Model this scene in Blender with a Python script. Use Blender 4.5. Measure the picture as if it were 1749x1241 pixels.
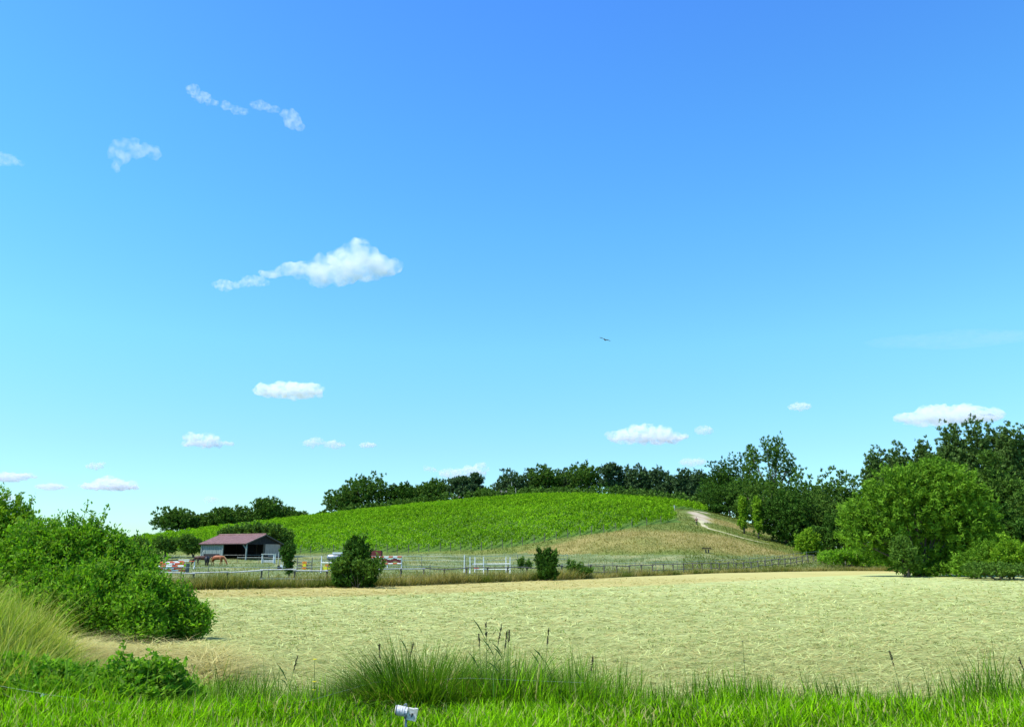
import bpy, math, random
import numpy as np
from mathutils import Vector
R = math.radians
rng = np.random.default_rng(7)
random.seed(7)
for o in list(bpy.data.objects): bpy.data.objects.remove(o)
SC = bpy.context.scene
COL = SC.collection

# ------------------------------------------------------------------ camera
FPX, CX, CY, HOR = 1347.0, 874.5, 620.5, 945.0
TH = math.atan((HOR - CY) / FPX)
CAMZ = 2.5
cam = bpy.data.objects.new('camera', bpy.data.cameras.new('camera'))
cam.data.sensor_width = 36; cam.data.lens = 36 * FPX / 1749
cam.location = (0, 0, CAMZ); cam.rotation_euler = (math.pi / 2 + TH, 0, 0)
cam.data.clip_start = 0.1; cam.data.clip_end = 90000
COL.objects.link(cam); SC.camera = cam
# ------------------------------------------------------------------ light
SUN_EL = R(57); SUN_AZ = R(-108)          # clockwise from +Y
SV = Vector((math.sin(SUN_AZ) * math.cos(SUN_EL), math.cos(SUN_AZ) * math.cos(SUN_EL), math.sin(SUN_EL)))
sun = bpy.data.objects.new('sun', bpy.data.lights.new('sun', 'SUN'))
sun.data.energy = 4.6; sun.data.angle = R(0.5); sun.data.color = (1, .955, .87)
sun.rotation_euler = (-SV).to_track_quat('-Z', 'Y').to_euler(); COL.objects.link(sun)
W = bpy.data.worlds.new('World'); SC.world = W; W.use_nodes = True
nt = W.node_tree; nt.nodes.clear()
sky = nt.nodes.new('ShaderNodeTexSky'); sky.sky_type = 'NISHITA'; sky.sun_disc = False
sky.sun_elevation = SUN_EL; sky.sun_rotation = SUN_AZ; sky.air_density = 1.0; sky.dust_density = .3; sky.ozone_density = 2.0
tc = nt.nodes.new('ShaderNodeTexCoord'); sp = nt.nodes.new('ShaderNodeSeparateXYZ')
rp = nt.nodes.new('ShaderNodeValToRGB'); mx = nt.nodes.new('ShaderNodeMixRGB'); mx.blend_type = 'MULTIPLY'; mx.inputs[0].default_value = 1
bg = nt.nodes.new('ShaderNodeBackground'); bg.inputs[1].default_value = 0.12
wo = nt.nodes.new('ShaderNodeOutputWorld')
nt.links.new(tc.outputs['Generated'], sp.inputs[0]); nt.links.new(sp.outputs[2], rp.inputs[0])
nt.links.new(sky.outputs[0], mx.inputs[1]); nt.links.new(rp.outputs[0], mx.inputs[2])
dbl = nt.nodes.new('ShaderNodeVectorMath'); dbl.operation = 'SCALE'; dbl.inputs['Scale'].default_value = 2.0
nt.links.new(mx.outputs[0], dbl.inputs[0]); nt.links.new(dbl.outputs[0], bg.inputs[0]); nt.links.new(bg.outputs[0], wo.inputs[0])
SKYTINT = [(0.0, (.34, .50, .53)), (.126, (.355, .535, .60)), (.249, (.36, .665, .66)), (.388, (.305, .675, .83)), (.484, (.28, .65, .90)), (.615, (.26, .59, .98)), (1.0, (.26, .59, .98))]
while len(rp.color_ramp.elements) < len(SKYTINT): rp.color_ramp.elements.new(.5)
for e, (p, c) in zip(rp.color_ramp.elements, SKYTINT): e.position = p; e.color = (*c, 1)
SC.view_settings.view_transform = 'Standard'; SC.view_settings.look = 'None'
SC.view_settings.exposure = 0.5; SC.view_settings.gamma = 1; SC.view_settings.use_curve_mapping = False
SC.render.engine = 'CYCLES'
SC.cycles.volume_bounces = 6; SC.cycles.transparent_max_bounces = 8; SC.cycles.max_bounces = 8
SC.cycles.use_denoising = True

# ------------------------------------------------------------------ helpers
def er(py):
    up = (CY - py) / FPX
    return (math.sin(TH) + up * math.cos(TH)) / (math.cos(TH) - up * math.sin(TH))
def xr(px, py):
    up = (CY - py) / FPX
    return ((px - CX) / FPX) / (math.cos(TH) - up * math.sin(TH))
def P(px, py, Y): return Vector((xr(px, py) * Y, Y, CAMZ + er(py) * Y))
PXM = FPX * 1.028                       # pixels per (metre / distance) near the horizon

def smooth_table(pts, n=600, lo=-1.3, hi=1.3, sig=10):
    us = np.linspace(lo, hi, n)
    v = np.interp(us, [p[0] for p in pts], [p[1] for p in pts])
    k = np.exp(-.5 * (np.arange(-3 * sig, 3 * sig + 1) / sig) ** 2); k /= k.sum()
    v = np.convolve(np.pad(v, 3 * sig, mode='edge'), k, mode='valid')
    return us, v
def U(px, py=930): return xr(px, py)
YC = smooth_table([(U(a), b) for a, b in [(0, 300), (800, 300), (1150, 270), (1200, 262), (1300, 225), (1400, 190), (1480, 170), (1749, 165)]])
cr = [(-600, 950), (-200, 945), (0, 938), (100, 932), (225, 918), (300, 909), (400, 899), (520, 887), (600, 878), (700, 867), (800, 858), (880, 851), (960, 848), (1060, 852), (1150, 859), (1200, 864), (1240, 878), (1300, 903), (1400, 934), (1480, 946), (1749, 950), (2300, 952)]
ZC = smooth_table([(U(a), CAMZ + er(b) * float(np.interp(U(a), *YC))) for a, b in cr], sig=5)
EF = smooth_table([(U(a), CAMZ / -er(b)) for a, b in [(-300, 1012), (300, 1007), (560, 1003), (700, 1000), (860, 993), (1000, 988), (1100, 983), (1300, 976), (1480, 974), (1560, 976), (1660, 980), (1749, 984), (2200, 988)]], sig=6)
YB = smooth_table([(U(a), b) for a, b in [(0, 165), (700, 165), (850, 160), (950, 148), (1050, 138), (1200, 135), (1400, 150), (1749, 160)]])
ZB = smooth_table([(U(a), b) for a, b in [(0, 2.4), (850, 2.4), (1200, 2.2), (1400, 2.3), (1749, 1.6)]])
def hump(x, y): return .5 * (np.sin(x * .31 + 1.3 * np.sin(y * .17)) + np.sin(y * .37 + 1.1 * np.sin(x * .23 + 2)))
def Z(x, y):
    x = np.asarray(x, float); y = np.asarray(y, float)
    u = np.clip(x / np.maximum(y, 40), -1.25, 1.25)
    yc = np.interp(u, *YC); zc = np.interp(u, *ZC); ys = np.interp(u, *EF); yb = np.interp(u, *YB); zb = np.interp(u, *ZB)
    a = np.clip((y - ys) / (yb - ys), 0, 1); t = np.clip((y - yb) / (yc - yb), 0, 1)
    z = zb * a ** 2 + (zc - zb) * t * (1.55 - .55 * t)
    d = np.maximum(y - yc, 0)
    z = np.where(y > yc, np.maximum(z - .2 * d * d / (d + 60), np.minimum(z, 2)), z)
    z = z + hump(x, y) * (.03 + .14 * a * np.clip(a, 0, 1)) * np.clip((y - 15) / 5, 0, 1) * np.clip(2 - y / 400, 0, 1)
    bu = np.clip((-x / np.maximum(y, 8) - .48) / .18, 0, 1); bank = .85 * bu * bu * (3 - 2 * bu) * np.clip((y - 11.5) / 3, 0, 1) * np.clip((27 - y) / 7, 0, 1)
    v = np.interp(y, [5, 7, 11.3, 12.2, 13.0, 13.8, 15.2], [.7, .52, .45, .12, -.3, -.2, 0])
    return np.where(y < 15.2, v + .03 * np.sin(x * 1.7 + y) , z) + bank
def hit(px, py):
    a, e = xr(px, py), er(py)
    ys = np.arange(9, 420, .25)
    f = Z(a * ys, ys) - (CAMZ + e * ys)
    if not (f > 0).any(): return hit(px, py + 1)
    i = np.argmax(f > 0)
    return (a * ys[i], ys[i], float(Z(a * ys[i], ys[i])))

def link(o, parent=None):
    COL.objects.link(o)
    if parent is not None: o.parent = parent
    return o
def tag(o, label=None, cat=None, group=None, kind=None):
    if label: o['label'] = label
    if cat: o['category'] = cat
    if group: o['group'] = group
    if kind: o['kind'] = kind
    return o
def empty(name, loc, rz=0):
    o = bpy.data.objects.new(name, None); o.location = loc; o.rotation_euler = (0, 0, rz); o.empty_display_size = .1
    return link(o)
def np_mesh(name, V, F, mat, parent=None, tint=None, smooth=False):
    V = np.asarray(V, np.float32); F = np.asarray(F, np.int32)
    n, k = F.shape
    me = bpy.data.meshes.new(name)
    me.vertices.add(len(V)); me.vertices.foreach_set('co', V.ravel())
    me.loops.add(n * k); me.loops.foreach_set('vertex_index', F.ravel())
    me.polygons.add(n); me.polygons.foreach_set('loop_start', np.arange(0, n * k, k, dtype=np.int32))
    me.update(calc_edges=True)
    if smooth: me.polygons.foreach_set('use_smooth', np.ones(n, bool))
    if tint is not None:
        a = me.attributes.new('tint', 'FLOAT_COLOR', 'POINT')
        c = np.ones((len(V), 4), np.float32); c[:, :tint.shape[1]] = tint
        a.data.foreach_set('color', c.ravel())
    me.materials.append(mat)
    return link(bpy.data.objects.new(name, me), parent)

class MB:
    """collects boxes, tubes and plates into one mesh"""
    def __init__(s): s.v = []; s.f = []
    def add(s, vs, fs):
        b = len(s.v); s.v += [tuple(v) for v in vs]; s.f += [tuple(i + b for i in f) for f in fs]
    def box(s, c, d, rz=0, ry=0, rx=0):
        from mathutils import Euler
        m = Euler((rx, ry, rz)).to_matrix(); c = Vector(c)
        vs = [c + m @ Vector((x * d[0] / 2, y * d[1] / 2, z * d[2] / 2)) for x in (-1, 1) for y in (-1, 1) for z in (-1, 1)]
        s.add(vs, [(0, 1, 3, 2), (4, 6, 7, 5), (0, 4, 5, 1), (2, 3, 7, 6), (0, 2, 6, 4), (1, 5, 7, 3)]); return s
    def bar(s, a, b, w, h):
        a = Vector(a); b = Vector(b); d = (b - a).normalized()
        sd = d.cross(Vector((0, 0, 1)));
        if sd.length < 1e-4: sd = Vector((1, 0, 0))
        sd.normalize(); up = sd.cross(d)
        vs = [p + sd * x * w / 2 + up * y * h / 2 for p in (a, b) for x, y in ((-1, -1), (1, -1), (1, 1), (-1, 1))]
        s.add(vs, [(0, 3, 2, 1), (4, 5, 6, 7), (0, 1, 5, 4), (1, 2, 6, 5), (2, 3, 7, 6), (3, 0, 4, 7)]); return s
    def tube(s, pts, rad, n=7):
        pts = [Vector(p) for p in pts]
        if not isinstance(rad, (list, tuple)): rad = [rad] * len(pts)
        vs = []; fs = []
        for i, p in enumerate(pts):
            d = (pts[min(i + 1, len(pts) - 1)] - pts[max(i - 1, 0)]).normalized()
            a = d.cross(Vector((0.13, .9, .2))).normalized(); b = d.cross(a)
            for k in range(n):
                t = 2 * math.pi * k / n; vs.append(p + (a * math.cos(t) + b * math.sin(t)) * rad[i])
        for i in range(len(pts) - 1):
            for k in range(n): fs.append((i * n + k, i * n + (k + 1) % n, (i + 1) * n + (k + 1) % n, (i + 1) * n + k))
        fs.append(tuple(range(n))[::-1]); fs.append(tuple((len(pts) - 1) * n + k for k in range(n)))
        s.add(vs, fs); return s
    def build(s, name, mat, parent=None, smooth=False):
        me = bpy.data.meshes.new(name); me.from_pydata(s.v, [], s.f); me.update()
        if smooth:
            for p in me.polygons: p.use_smooth = True
        me.materials.append(mat)
        return link(bpy.data.objects.new(name, me), parent)

# ------------------------------------------------------------------ materials
def nmat(name, c1, c2, scale=6, rough=.85, bump=0, detail=5, c3=None, stretch=(1, 1, 1), spec=.25, metal=0, lo=.35, hi=.65):
    m = bpy.data.materials.new(name); m.use_nodes = True; t = m.node_tree; b = t.nodes['Principled BSDF']
    tc = t.nodes.new('ShaderNodeTexCoord'); mp = t.nodes.new('ShaderNodeMapping'); mp.inputs['Scale'].default_value = stretch
    n = t.nodes.new('ShaderNodeTexNoise'); n.inputs['Scale'].default_value = scale; n.inputs['Detail'].default_value = detail
    r = t.nodes.new('ShaderNodeValToRGB'); r.color_ramp.elements[0].position = lo; r.color_ramp.elements[1].position = hi
    r.color_ramp.elements[0].color = (*c1, 1); r.color_ramp.elements[1].color = (*c2, 1)
    if c3: e = r.color_ramp.elements.new((lo + hi) / 2); e.color = (*c3, 1)
    t.links.new(tc.outputs['Object'], mp.inputs[0]); t.links.new(mp.outputs[0], n.inputs[0]); t.links.new(n.outputs[0], r.inputs[0])
    t.links.new(r.outputs[0], b.inputs['Base Color'])
    b.inputs['Roughness'].default_value = rough; b.inputs['Specular IOR Level'].default_value = spec; b.inputs['Metallic'].default_value = metal
    if bump:
        bp = t.nodes.new('ShaderNodeBump'); bp.inputs['Strength'].default_value = bump; t.links.new(n.outputs[0], bp.inputs['Height']); t.links.new(bp.outputs[0], b.inputs['Normal'])
    return m
def leafmat(name, dark, light, dry=None, trans=.35, rough=.7, spec=.06, dry2=None):
    """leaf colour from the per-leaf tint attribute: red picks dark to light, green mixes to the dry colour"""
    m = bpy.data.materials.new(name); m.use_nodes = True; t = m.node_tree; b = t.nodes['Principled BSDF']
    at = t.nodes.new('ShaderNodeAttribute'); at.attribute_name = 'tint'
    s = t.nodes.new('ShaderNodeSeparateColor'); t.links.new(at.outputs['Color'], s.inputs[0])
    r = t.nodes.new('ShaderNodeMixRGB'); r.inputs[1].default_value = (*dark, 1); r.inputs[2].default_value = (*light, 1); t.links.new(s.outputs[0], r.inputs[0])
    out = r.outputs[0]
    if dry:
        r3 = t.nodes.new('ShaderNodeMixRGB'); r3.inputs[1].default_value = (*(dry2 or dry), 1); r3.inputs[2].default_value = (*dry, 1); t.links.new(s.outputs[0], r3.inputs[0])
        r2 = t.nodes.new('ShaderNodeMixRGB'); t.links.new(out, r2.inputs[1]); t.links.new(r3.outputs[0], r2.inputs[2]); t.links.new(s.outputs[1], r2.inputs[0]); out = r2.outputs[0]
    t.links.new(out, b.inputs['Base Color']); b.inputs['Roughness'].default_value = rough; b.inputs['Specular IOR Level'].default_value = spec
    if trans:
        tr = t.nodes.new('ShaderNodeBsdfTranslucent'); mg = t.nodes.new('ShaderNodeMixRGB'); mg.blend_type = 'MULTIPLY'; mg.inputs[0].default_value = 1
        mg.inputs[2].default_value = (1.15, 1.2, .5, 1); t.links.new(out, mg.inputs[1]); t.links.new(mg.outputs[0], tr.inputs[0])
        ms = t.nodes.new('ShaderNodeMixShader'); ms.inputs[0].default_value = trans
        t.links.new(b.outputs[0], ms.inputs[1]); t.links.new(tr.outputs[0], ms.inputs[2]); t.links.new(ms.outputs[0], t.nodes['Material Output'].inputs[0])
    return m
M = {}
M['bark'] = nmat('bark', (.07, .055, .04), (.16, .13, .1), 8, bump=.4, stretch=(1, 1, .2))
M['lush'] = leafmat('lush_grass', (.015, .065, .001), (.33, .68, .004), dry=(.5, .42, .18), trans=.4)
M['tall'] = leafmat('tall_grass', (.02, .06, .006), (.17, .34, .02), dry=(.42, .36, .13), trans=.35)
M['drygrass'] = leafmat('dry_grass', (.045, .08, .010), (.15, .20, .028), dry=(.43, .37, .14), dry2=(.22, .18, .05), trans=.3)
M['meadow_grass'] = leafmat('meadow_grass', (.10, .18, .012), (.32, .46, .04), dry=(.66, .60, .22), dry2=(.42, .38, .09), trans=.45)
M['hay'] = leafmat('hay_stalks', (.16, .21, .04), (.76, .80, .32), dry=(.62, .50, .19), dry2=(.36, .29, .08), trans=.2)
M['vine'] = leafmat('vine_leaf', (.05, .12, .003), (.31, .56, .015), trans=.4)
M['bush'] = leafmat('bush_leaf', (.045, .15, .004), (.26, .52, .025), dry=(.2, .3, .05), trans=.38)
M['willow'] = leafmat('willow_leaf', (.035, .10, .005), (.21, .39, .03), trans=.3)
M['oak'] = leafmat('oak_leaf', (.028, .065, .010), (.13, .24, .03), trans=.2)
M['poplar'] = leafmat('poplar_leaf', (.028, .065, .011), (.15, .25, .055), trans=.22)
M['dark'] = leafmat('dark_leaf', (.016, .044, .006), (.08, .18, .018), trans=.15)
M['mid'] = leafmat('mid_leaf', (.035, .09, .01), (.14, .25, .035), trans=.28)
M['pine'] = leafmat('pine_needles', (.028, .058, .028), (.10, .17, .05), trans=.1)
M['bright'] = leafmat('bright_leaf', (.08, .19, .006), (.27, .44, .03), trans=.35)
M['old_wood'] = nmat('weathered_wood', (.06, .052, .04), (.17, .15, .12), 9, bump=.3, stretch=(.2, .2, 3))
M['rail'] = nmat('pale_rail_wood', (.42, .42, .36), (.62, .61, .54), 5)
M['greyrail'] = nmat('grey_rail_wood', (.10, .095, .08), (.22, .21, .18), 5)
M['white'] = nmat('white_paint', (.7, .7, .66), (.8, .8, .78), 4, rough=.5)
M['tape'] = nmat('white_tape', (.42, .45, .38), (.6, .62, .54), 3)
M['red'] = nmat('orange_red_paint', (.5, .07, .03), (.62, .11, .05), 5, rough=.5)
M['yellow'] = nmat('yellow_paint', (.8, .68, .01), (.85, .75, .03), 5, rough=.5)
M['orange'] = nmat('orange_paint', (.7, .2, .02), (.8, .28, .04), 5, rough=.5)
M['black'] = nmat('black_paint', (.015, .015, .015), (.03, .03, .03), 5)
M['steel'] = nmat('dull_steel', (.16, .19, .23), (.36, .38, .40), 2, rough=.45, metal=.5)
M['cream'] = nmat('cream_plastic', (.5, .44, .3), (.78, .74, .6), 45, rough=.4)

# ------------------------------------------------------------------ ground sheets
def axis(segs):
    out = []
    for a, b, s in segs: out += list(np.arange(a, b, s))
    return np.array(out + [segs[-1][1]])
xs = axis([(-4000, -800, 400), (-800, -200, 50), (-200, -60, 3), (-60, 60, 1.0), (60, 200, 3), (200, 800, 50), (800, 4000, 400)])
ys = axis([(-600, -20, 60), (-20, 5, 2.5), (5, 16, .3), (16, 66, 1.0), (66, 330, 1.5), (330, 600, 15), (600, 6000, 300)])
GX, GY = np.meshgrid(xs, ys); GZ = Z(GX, GY)
nx, ny = len(xs), len(ys)
idx = np.arange(nx * ny).reshape(ny, nx)
quads = np.stack([idx[:-1, :-1], idx[:-1, 1:], idx[1:, 1:], idx[1:, :-1]], -1).reshape(-1, 4)
V = np.stack([GX, GY, GZ], -1).reshape(-1, 3)
qc = V[quads].mean(1); qx, qy = qc[:, 0], qc[:, 1]; qu = np.clip(qx / np.maximum(qy, 40), -1.25, 1.25)
ef = np.interp(qu, *EF); yc = np.interp(qu, *YC)
bot_pts = [(-400, 944), (150, 943), (225, 941), (340, 943), (500, 944), (700, 943), (800, 940), (850, 936), (880, 933), (950, 921), (1050, 907), (1165, 892)]
BOT = [hit(a, b) for a, b in bot_pts]; BOT = (np.array([p[0] / p[1] for p in BOT]), np.array([p[1] for p in BOT]))
strip0 = hit(1130, 867)[1]; u1165, u1205 = U(1162, 890), U(1207, 866)
def in_vines(x, y):
    u = x / np.maximum(y, 40)
    a = (y > np.interp(u, *BOT)) & (y < np.interp(u, *YC) + 6) & (u > U(60))
    edge = np.where(y > strip0, u1205, np.interp(y, [hit(1165, 892)[1], strip0], [u1165, U(1135, 870)]))
    return a & (u < edge)
cls = np.full(len(qc), 3)
cls[(qy < 14.6)] = 0
cls[(qy >= 14.6) & (qy < ef)] = 1
cls[(qy >= ef) & (qy < np.minimum(np.interp(qu, *YB), np.interp(qu, *BOT)))] = 2
M['soil'] = nmat('grassy_soil', (.012, .018, .006), (.035, .05, .014), 3, bump=.3)
M['field'] = bpy.data.materials.new('mown_hay_field')
def fieldmat(m):
    m.use_nodes = True; t = m.node_tree; b = t.nodes['Principled BSDF']; b.inputs['Roughness'].default_value = .9; b.inputs['Specular IOR Level'].default_value = .1
    tc = t.nodes.new('ShaderNodeTexCoord')
    def noise(sc, st=(1, 1, 1), det=6, rough=.6, rot=0):
        mp = t.nodes.new('ShaderNodeMapping'); mp.inputs['Scale'].default_value = st; mp.inputs['Rotation'].default_value = (0, 0, rot)
        n = t.nodes.new('ShaderNodeTexNoise'); n.inputs['Scale'].default_value = sc; n.inputs['Detail'].default_value = det; n.inputs['Roughness'].default_value = rough
        t.links.new(tc.outputs['Object'], mp.inputs[0]); t.links.new(mp.outputs[0], n.inputs[0]); return n.outputs[0]
    def ramp(i, a, b_, lo, hi):
        r = t.nodes.new('ShaderNodeValToRGB'); r.color_ramp.elements[0].color = (*a, 1); r.color_ramp.elements[1].color = (*b_, 1); r.color_ramp.elements[0].position = lo; r.color_ramp.elements[1].position = hi
        t.links.new(i, r.inputs[0]); return r.outputs[0]
    def mix(f, a, b_, mode='MIX'):
        x = t.nodes.new('ShaderNodeMixRGB'); x.blend_type = mode
        for s, v in ((0, f), (1, a), (2, b_)):
            if isinstance(v, bpy.types.NodeSocket): t.links.new(v, x.inputs[s])
            else: x.inputs[s].default_value = v
        return x.outputs[0]
    fine = noise(9.0, (.8, 1.1, 1), 9, .8); streak = noise(.9, (.12, 1.6, 1), 7, .72, .10); blot = noise(.09, (1, 1.6, 1), 4)
    c = ramp(fine, (.15, .19, .045), (.64, .65, .27), .32, .60)
    c2 = ramp(streak, (.23, .29, .08), (.60, .61, .26), .36, .64)
    c = mix(.5, c, c2)
    c = mix(ramp(blot, (0, 0, 0), (1, 1, 1), .45, .62), c, mix(.6, c, (.40, .45, .17, 1)))
    tuft = noise(1.5, (.7, 1.6, 1), 3)
    c = mix(ramp(tuft, (0, 0, 0), (.75, .75, .75), .60, .70), c, (.13, .17, .035, 1))
    at = t.nodes.new('ShaderNodeAttribute'); at.attribute_name = 'tint'; s = t.nodes.new('ShaderNodeSeparateColor'); t.links.new(at.outputs['Color'], s.inputs[0])
    gold = ramp(streak, (.30, .28, .07), (.56, .46, .17), .38, .6)
    c = mix(s.outputs[0], c, gold)
    t.links.new(c, b.inputs['Base Color'])
    bp = t.nodes.new('ShaderNodeBump'); bp.inputs['Strength'].default_value = .5; bp.inputs['Distance'].default_value = .06
    t.links.new(fine, bp.inputs['Height']); t.links.new(bp.outputs[0], b.inputs['Normal'])
fieldmat(M['field'])
M['paddock'] = nmat('paddock_grass', (.09, .12, .03), (.26, .26, .10), .22, bump=.2, c3=(.15, .19, .055), detail=9)
M['slope'] = bpy.data.materials.new('dry_slope_grass')
def slopemat(m):
    m.use_nodes = True; t = m.node_tree; b = t.nodes['Principled BSDF']; b.inputs['Roughness'].default_value = .95; b.inputs['Specular IOR Level'].default_value = .05
    tc = t.nodes.new('ShaderNodeTexCoord'); at = t.nodes.new('ShaderNodeAttribute'); at.attribute_name = 'tint'; s = t.nodes.new('ShaderNodeSeparateColor'); t.links.new(at.outputs['Color'], s.inputs[0])
    n = t.nodes.new('ShaderNodeTexNoise'); n.inputs['Scale'].default_value = .25; n.inputs['Detail'].default_value = 9; n.inputs['Roughness'].default_value = .7; t.links.new(tc.outputs['Object'], n.inputs[0])
    def rampc(a, b_):
        r = t.nodes.new('ShaderNodeValToRGB'); r.color_ramp.elements[0].color = (*a, 1); r.color_ramp.elements[1].color = (*b_, 1); r.color_ramp.elements[0].position = .35; r.color_ramp.elements[1].position = .65; t.links.new(n.outputs[0], r.inputs[0]); return r.outputs[0]
    x = t.nodes.new('ShaderNodeMixRGB'); t.links.new(s.outputs[0], x.inputs[0]); t.links.new(rampc((.08, .12, .025), (.19, .22, .05)), x.inputs[1]); t.links.new(rampc((.17, .15, .04), (.33, .27, .095)), x.inputs[2])
    y = t.nodes.new('ShaderNodeMixRGB'); t.links.new(s.outputs[1], y.inputs[0]); t.links.new(x.outputs[0], y.inputs[1]); t.links.new(rampc((.33, .27, .17), (.50, .42, .29)), y.inputs[2])
    x3 = t.nodes.new('ShaderNodeMixRGB'); t.links.new(s.outputs[2], x3.inputs[0]); t.links.new(y.outputs[0], x3.inputs[1]); t.links.new(rampc((.05, .10, .015), (.10, .18, .03)), x3.inputs[2])
    t.links.new(x3.outputs[0], b.inputs['Base Color'])
slopemat(M['slope'])
def blob(x, y, pts):      # soft mask round picture-located ground spots: (px, py, rx, ry in metres)
    m = np.zeros_like(x)
    for px, py, rx, ry in pts:
        h = hit(px, py); d = ((x - h[0]) / rx) ** 2 + ((y - h[1]) / ry) ** 2
        m = np.maximum(m, np.clip(1.6 - d * 1.1, 0, 1))
    return m
vx, vy = V[:, 0], V[:, 1]; vu = np.clip(vx / np.maximum(vy, 40), -1.25, 1.25)
dry = blob(vx, vy, [(1120, 920, 16, 12), (1040, 928, 16, 8), (1180, 922, 14, 10), (1240, 935, 12, 8), (960, 940, 10, 6), (1250, 896, 7, 9), (1225, 890, 5, 8)])
sand = blob(vx, vy, [(1194, 872, 1.9, 8), (1189, 878, 1.8, 5), (1197, 886, 1.3, 6), (1195, 880, 1.9, 8)])
dry = np.clip(dry * (.85 + .4 * hump(vx * .5, vy * .8)) + .2 * hump(vx * 2.1, vy * 1.3), 0, 1)
BAND = smooth_table([(U(a), CAMZ / -er(b)) for a, b in [(-300, 1026), (360, 1021), (600, 1018), (900, 1009), (1100, 1000), (1300, 990), (1480, 980), (1560, 978), (1749, 985), (2200, 990)]], sig=4)
bd = np.interp(vu, *BAND)
band = np.clip((vy - bd) / 3 + .5 + .3 * hump(vx * 2, vy * 3), 0, 1) * .85
# paler windrow lines curving up to the far corner
for k, off in enumerate((6, 13)):
    band = np.maximum(band, .5 * np.exp(-((vy - bd + off) / .8) ** 2) * (vu > U(880)))
def sheet(name, c, mat, tint=None):
    f = quads[cls == c]; used, inv = np.unique(f, return_inverse=True)
    o = np_mesh(name, V[used], inv.reshape(-1, 4), mat, tint=None if tint is None else tint[used], smooth=True)
    return tag(o, kind='structure')
sheet('verge', 0, M['soil']); sheet('hay_field', 1, M['field'], np.stack([band, band * 0], -1))
sheet('paddock', 2, M['paddock']); sheet('hillside', 3, M['slope'], np.stack([dry, sand, (in_vines(vx, vy) | (vy > np.interp(vu, *YC) + 4)).astype(float)], -1))

# footpath: a worn strip draped on the slope
pp = [hit(a, b) for a, b in [(1197, 888), (1200, 897), (1212, 903), (1235, 909), (1262, 917), (1290, 924), (1320, 930)]]
pc = []
for a, b in zip(pp[:-1], pp[1:]):
    for t in np.linspace(0, 1, 8, endpoint=False): pc.append((a[0] + (b[0] - a[0]) * t, a[1] + (b[1] - a[1]) * t))
pc = np.array(pc); k = np.ones(7) / 7
pc = np.stack([np.convolve(np.pad(pc[:, i], 3, mode='edge'), k, 'valid') for i in (0, 1)], -1)
d = np.gradient(pc, axis=0); nrm = np.stack([-d[:, 1], d[:, 0]], -1) / np.linalg.norm(d, axis=1)[:, None]
wd = ((.5 + .2 * np.sin(np.arange(len(pc)) * .8)) * np.linspace(1.2, .25, len(pc)))[:, None]
rows = [pc + nrm * wd * s for s in (-1, -.33, .33, 1)]
PV = np.concatenate([np.column_stack([r, Z(r[:, 0], r[:, 1]) + (.1 if 0 < j < 3 else .03)]) for j, r in enumerate(rows)])
n = len(pc); pf = [(j * n + i, j * n + i + 1, (j + 1) * n + i + 1, (j + 1) * n + i) for j in range(3) for i in range(n - 1)]
M['dust'] = nmat('dusty_path', (.30, .29, .13), (.52, .47, .27), .5, c3=(.42, .38, .2))
tag(np_mesh('path', PV, pf, M['dust'], smooth=True), kind='structure')

# ------------------------------------------------------------------ blades (grass, reeds, hay)
def blades(x, y, h, w, az, lean, droop=.25, z0=None, nseg=3):
    n = len(x); z = Z(x, y) if z0 is None else z0
    side = np.stack([np.cos(az + math.pi / 2), np.sin(az + math.pi / 2)], -1); dr = np.stack([np.cos(az), np.sin(az)], -1)
    ts = np.linspace(0, 1, nseg + 1); Vs = []
    for i, t in enumerate(ts):
        off = h * (lean * t + droop * t * t * 2 * lean); up = h * (t - np.minimum(.55, droop * lean * .9) * t * t)
        cx, cy, cz = x + dr[:, 0] * off, y + dr[:, 1] * off, z + up
        ww = w * (1 - t ** 1.6) * .5 + (.0008 if nseg > 1 else w * .12)
        Vs.append(np.stack([cx - side[:, 0] * ww, cy - side[:, 1] * ww, cz], -1)); Vs.append(np.stack([cx + side[:, 0] * ww, cy + side[:, 1] * ww, cz], -1))
    A = np.stack(Vs, 1)                                 # n, 2(nseg+1), 3
    b = np.arange(n)[:, None] * (2 * (nseg + 1))
    F = np.concatenate([b + np.array([2 * i, 2 * i + 1, 2 * i + 3, 2 * i + 2]) for i in range(nseg)], 0)
    return A.reshape(-1, 3), F, 2 * (nseg + 1)
def field_of_blades(name, mat, x, y, h, w, dryness, label, cat, lean=(.1, .5), droop=.4, nseg=3, tone=None, parent=None, az=None):
    n = len(x)
    az = rng.uniform(0, 2 * math.pi, n) if az is None else az
    A, F, k = blades(x, y, h, w, az, rng.uniform(*lean, n), droop, nseg=nseg)
    tone = rng.uniform(0, 1, n) if tone is None else tone
    t = np.repeat(np.stack([tone, dryness], -1), k, axis=0)
    o = np_mesh(name, A, F, mat, parent, tint=t)
    return o if parent else tag(o, label, cat, kind='stuff')
def uni(a, b, n): return rng.uniform(a, b, n)
def noise2(x, y, s): return .5 + .5 * np.sin(x * s + 2.1 * np.sin(y * s * .7 + 1)) * np.sin(y * s * 1.3 + 1.7 * np.sin(x * s * .6))

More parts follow.
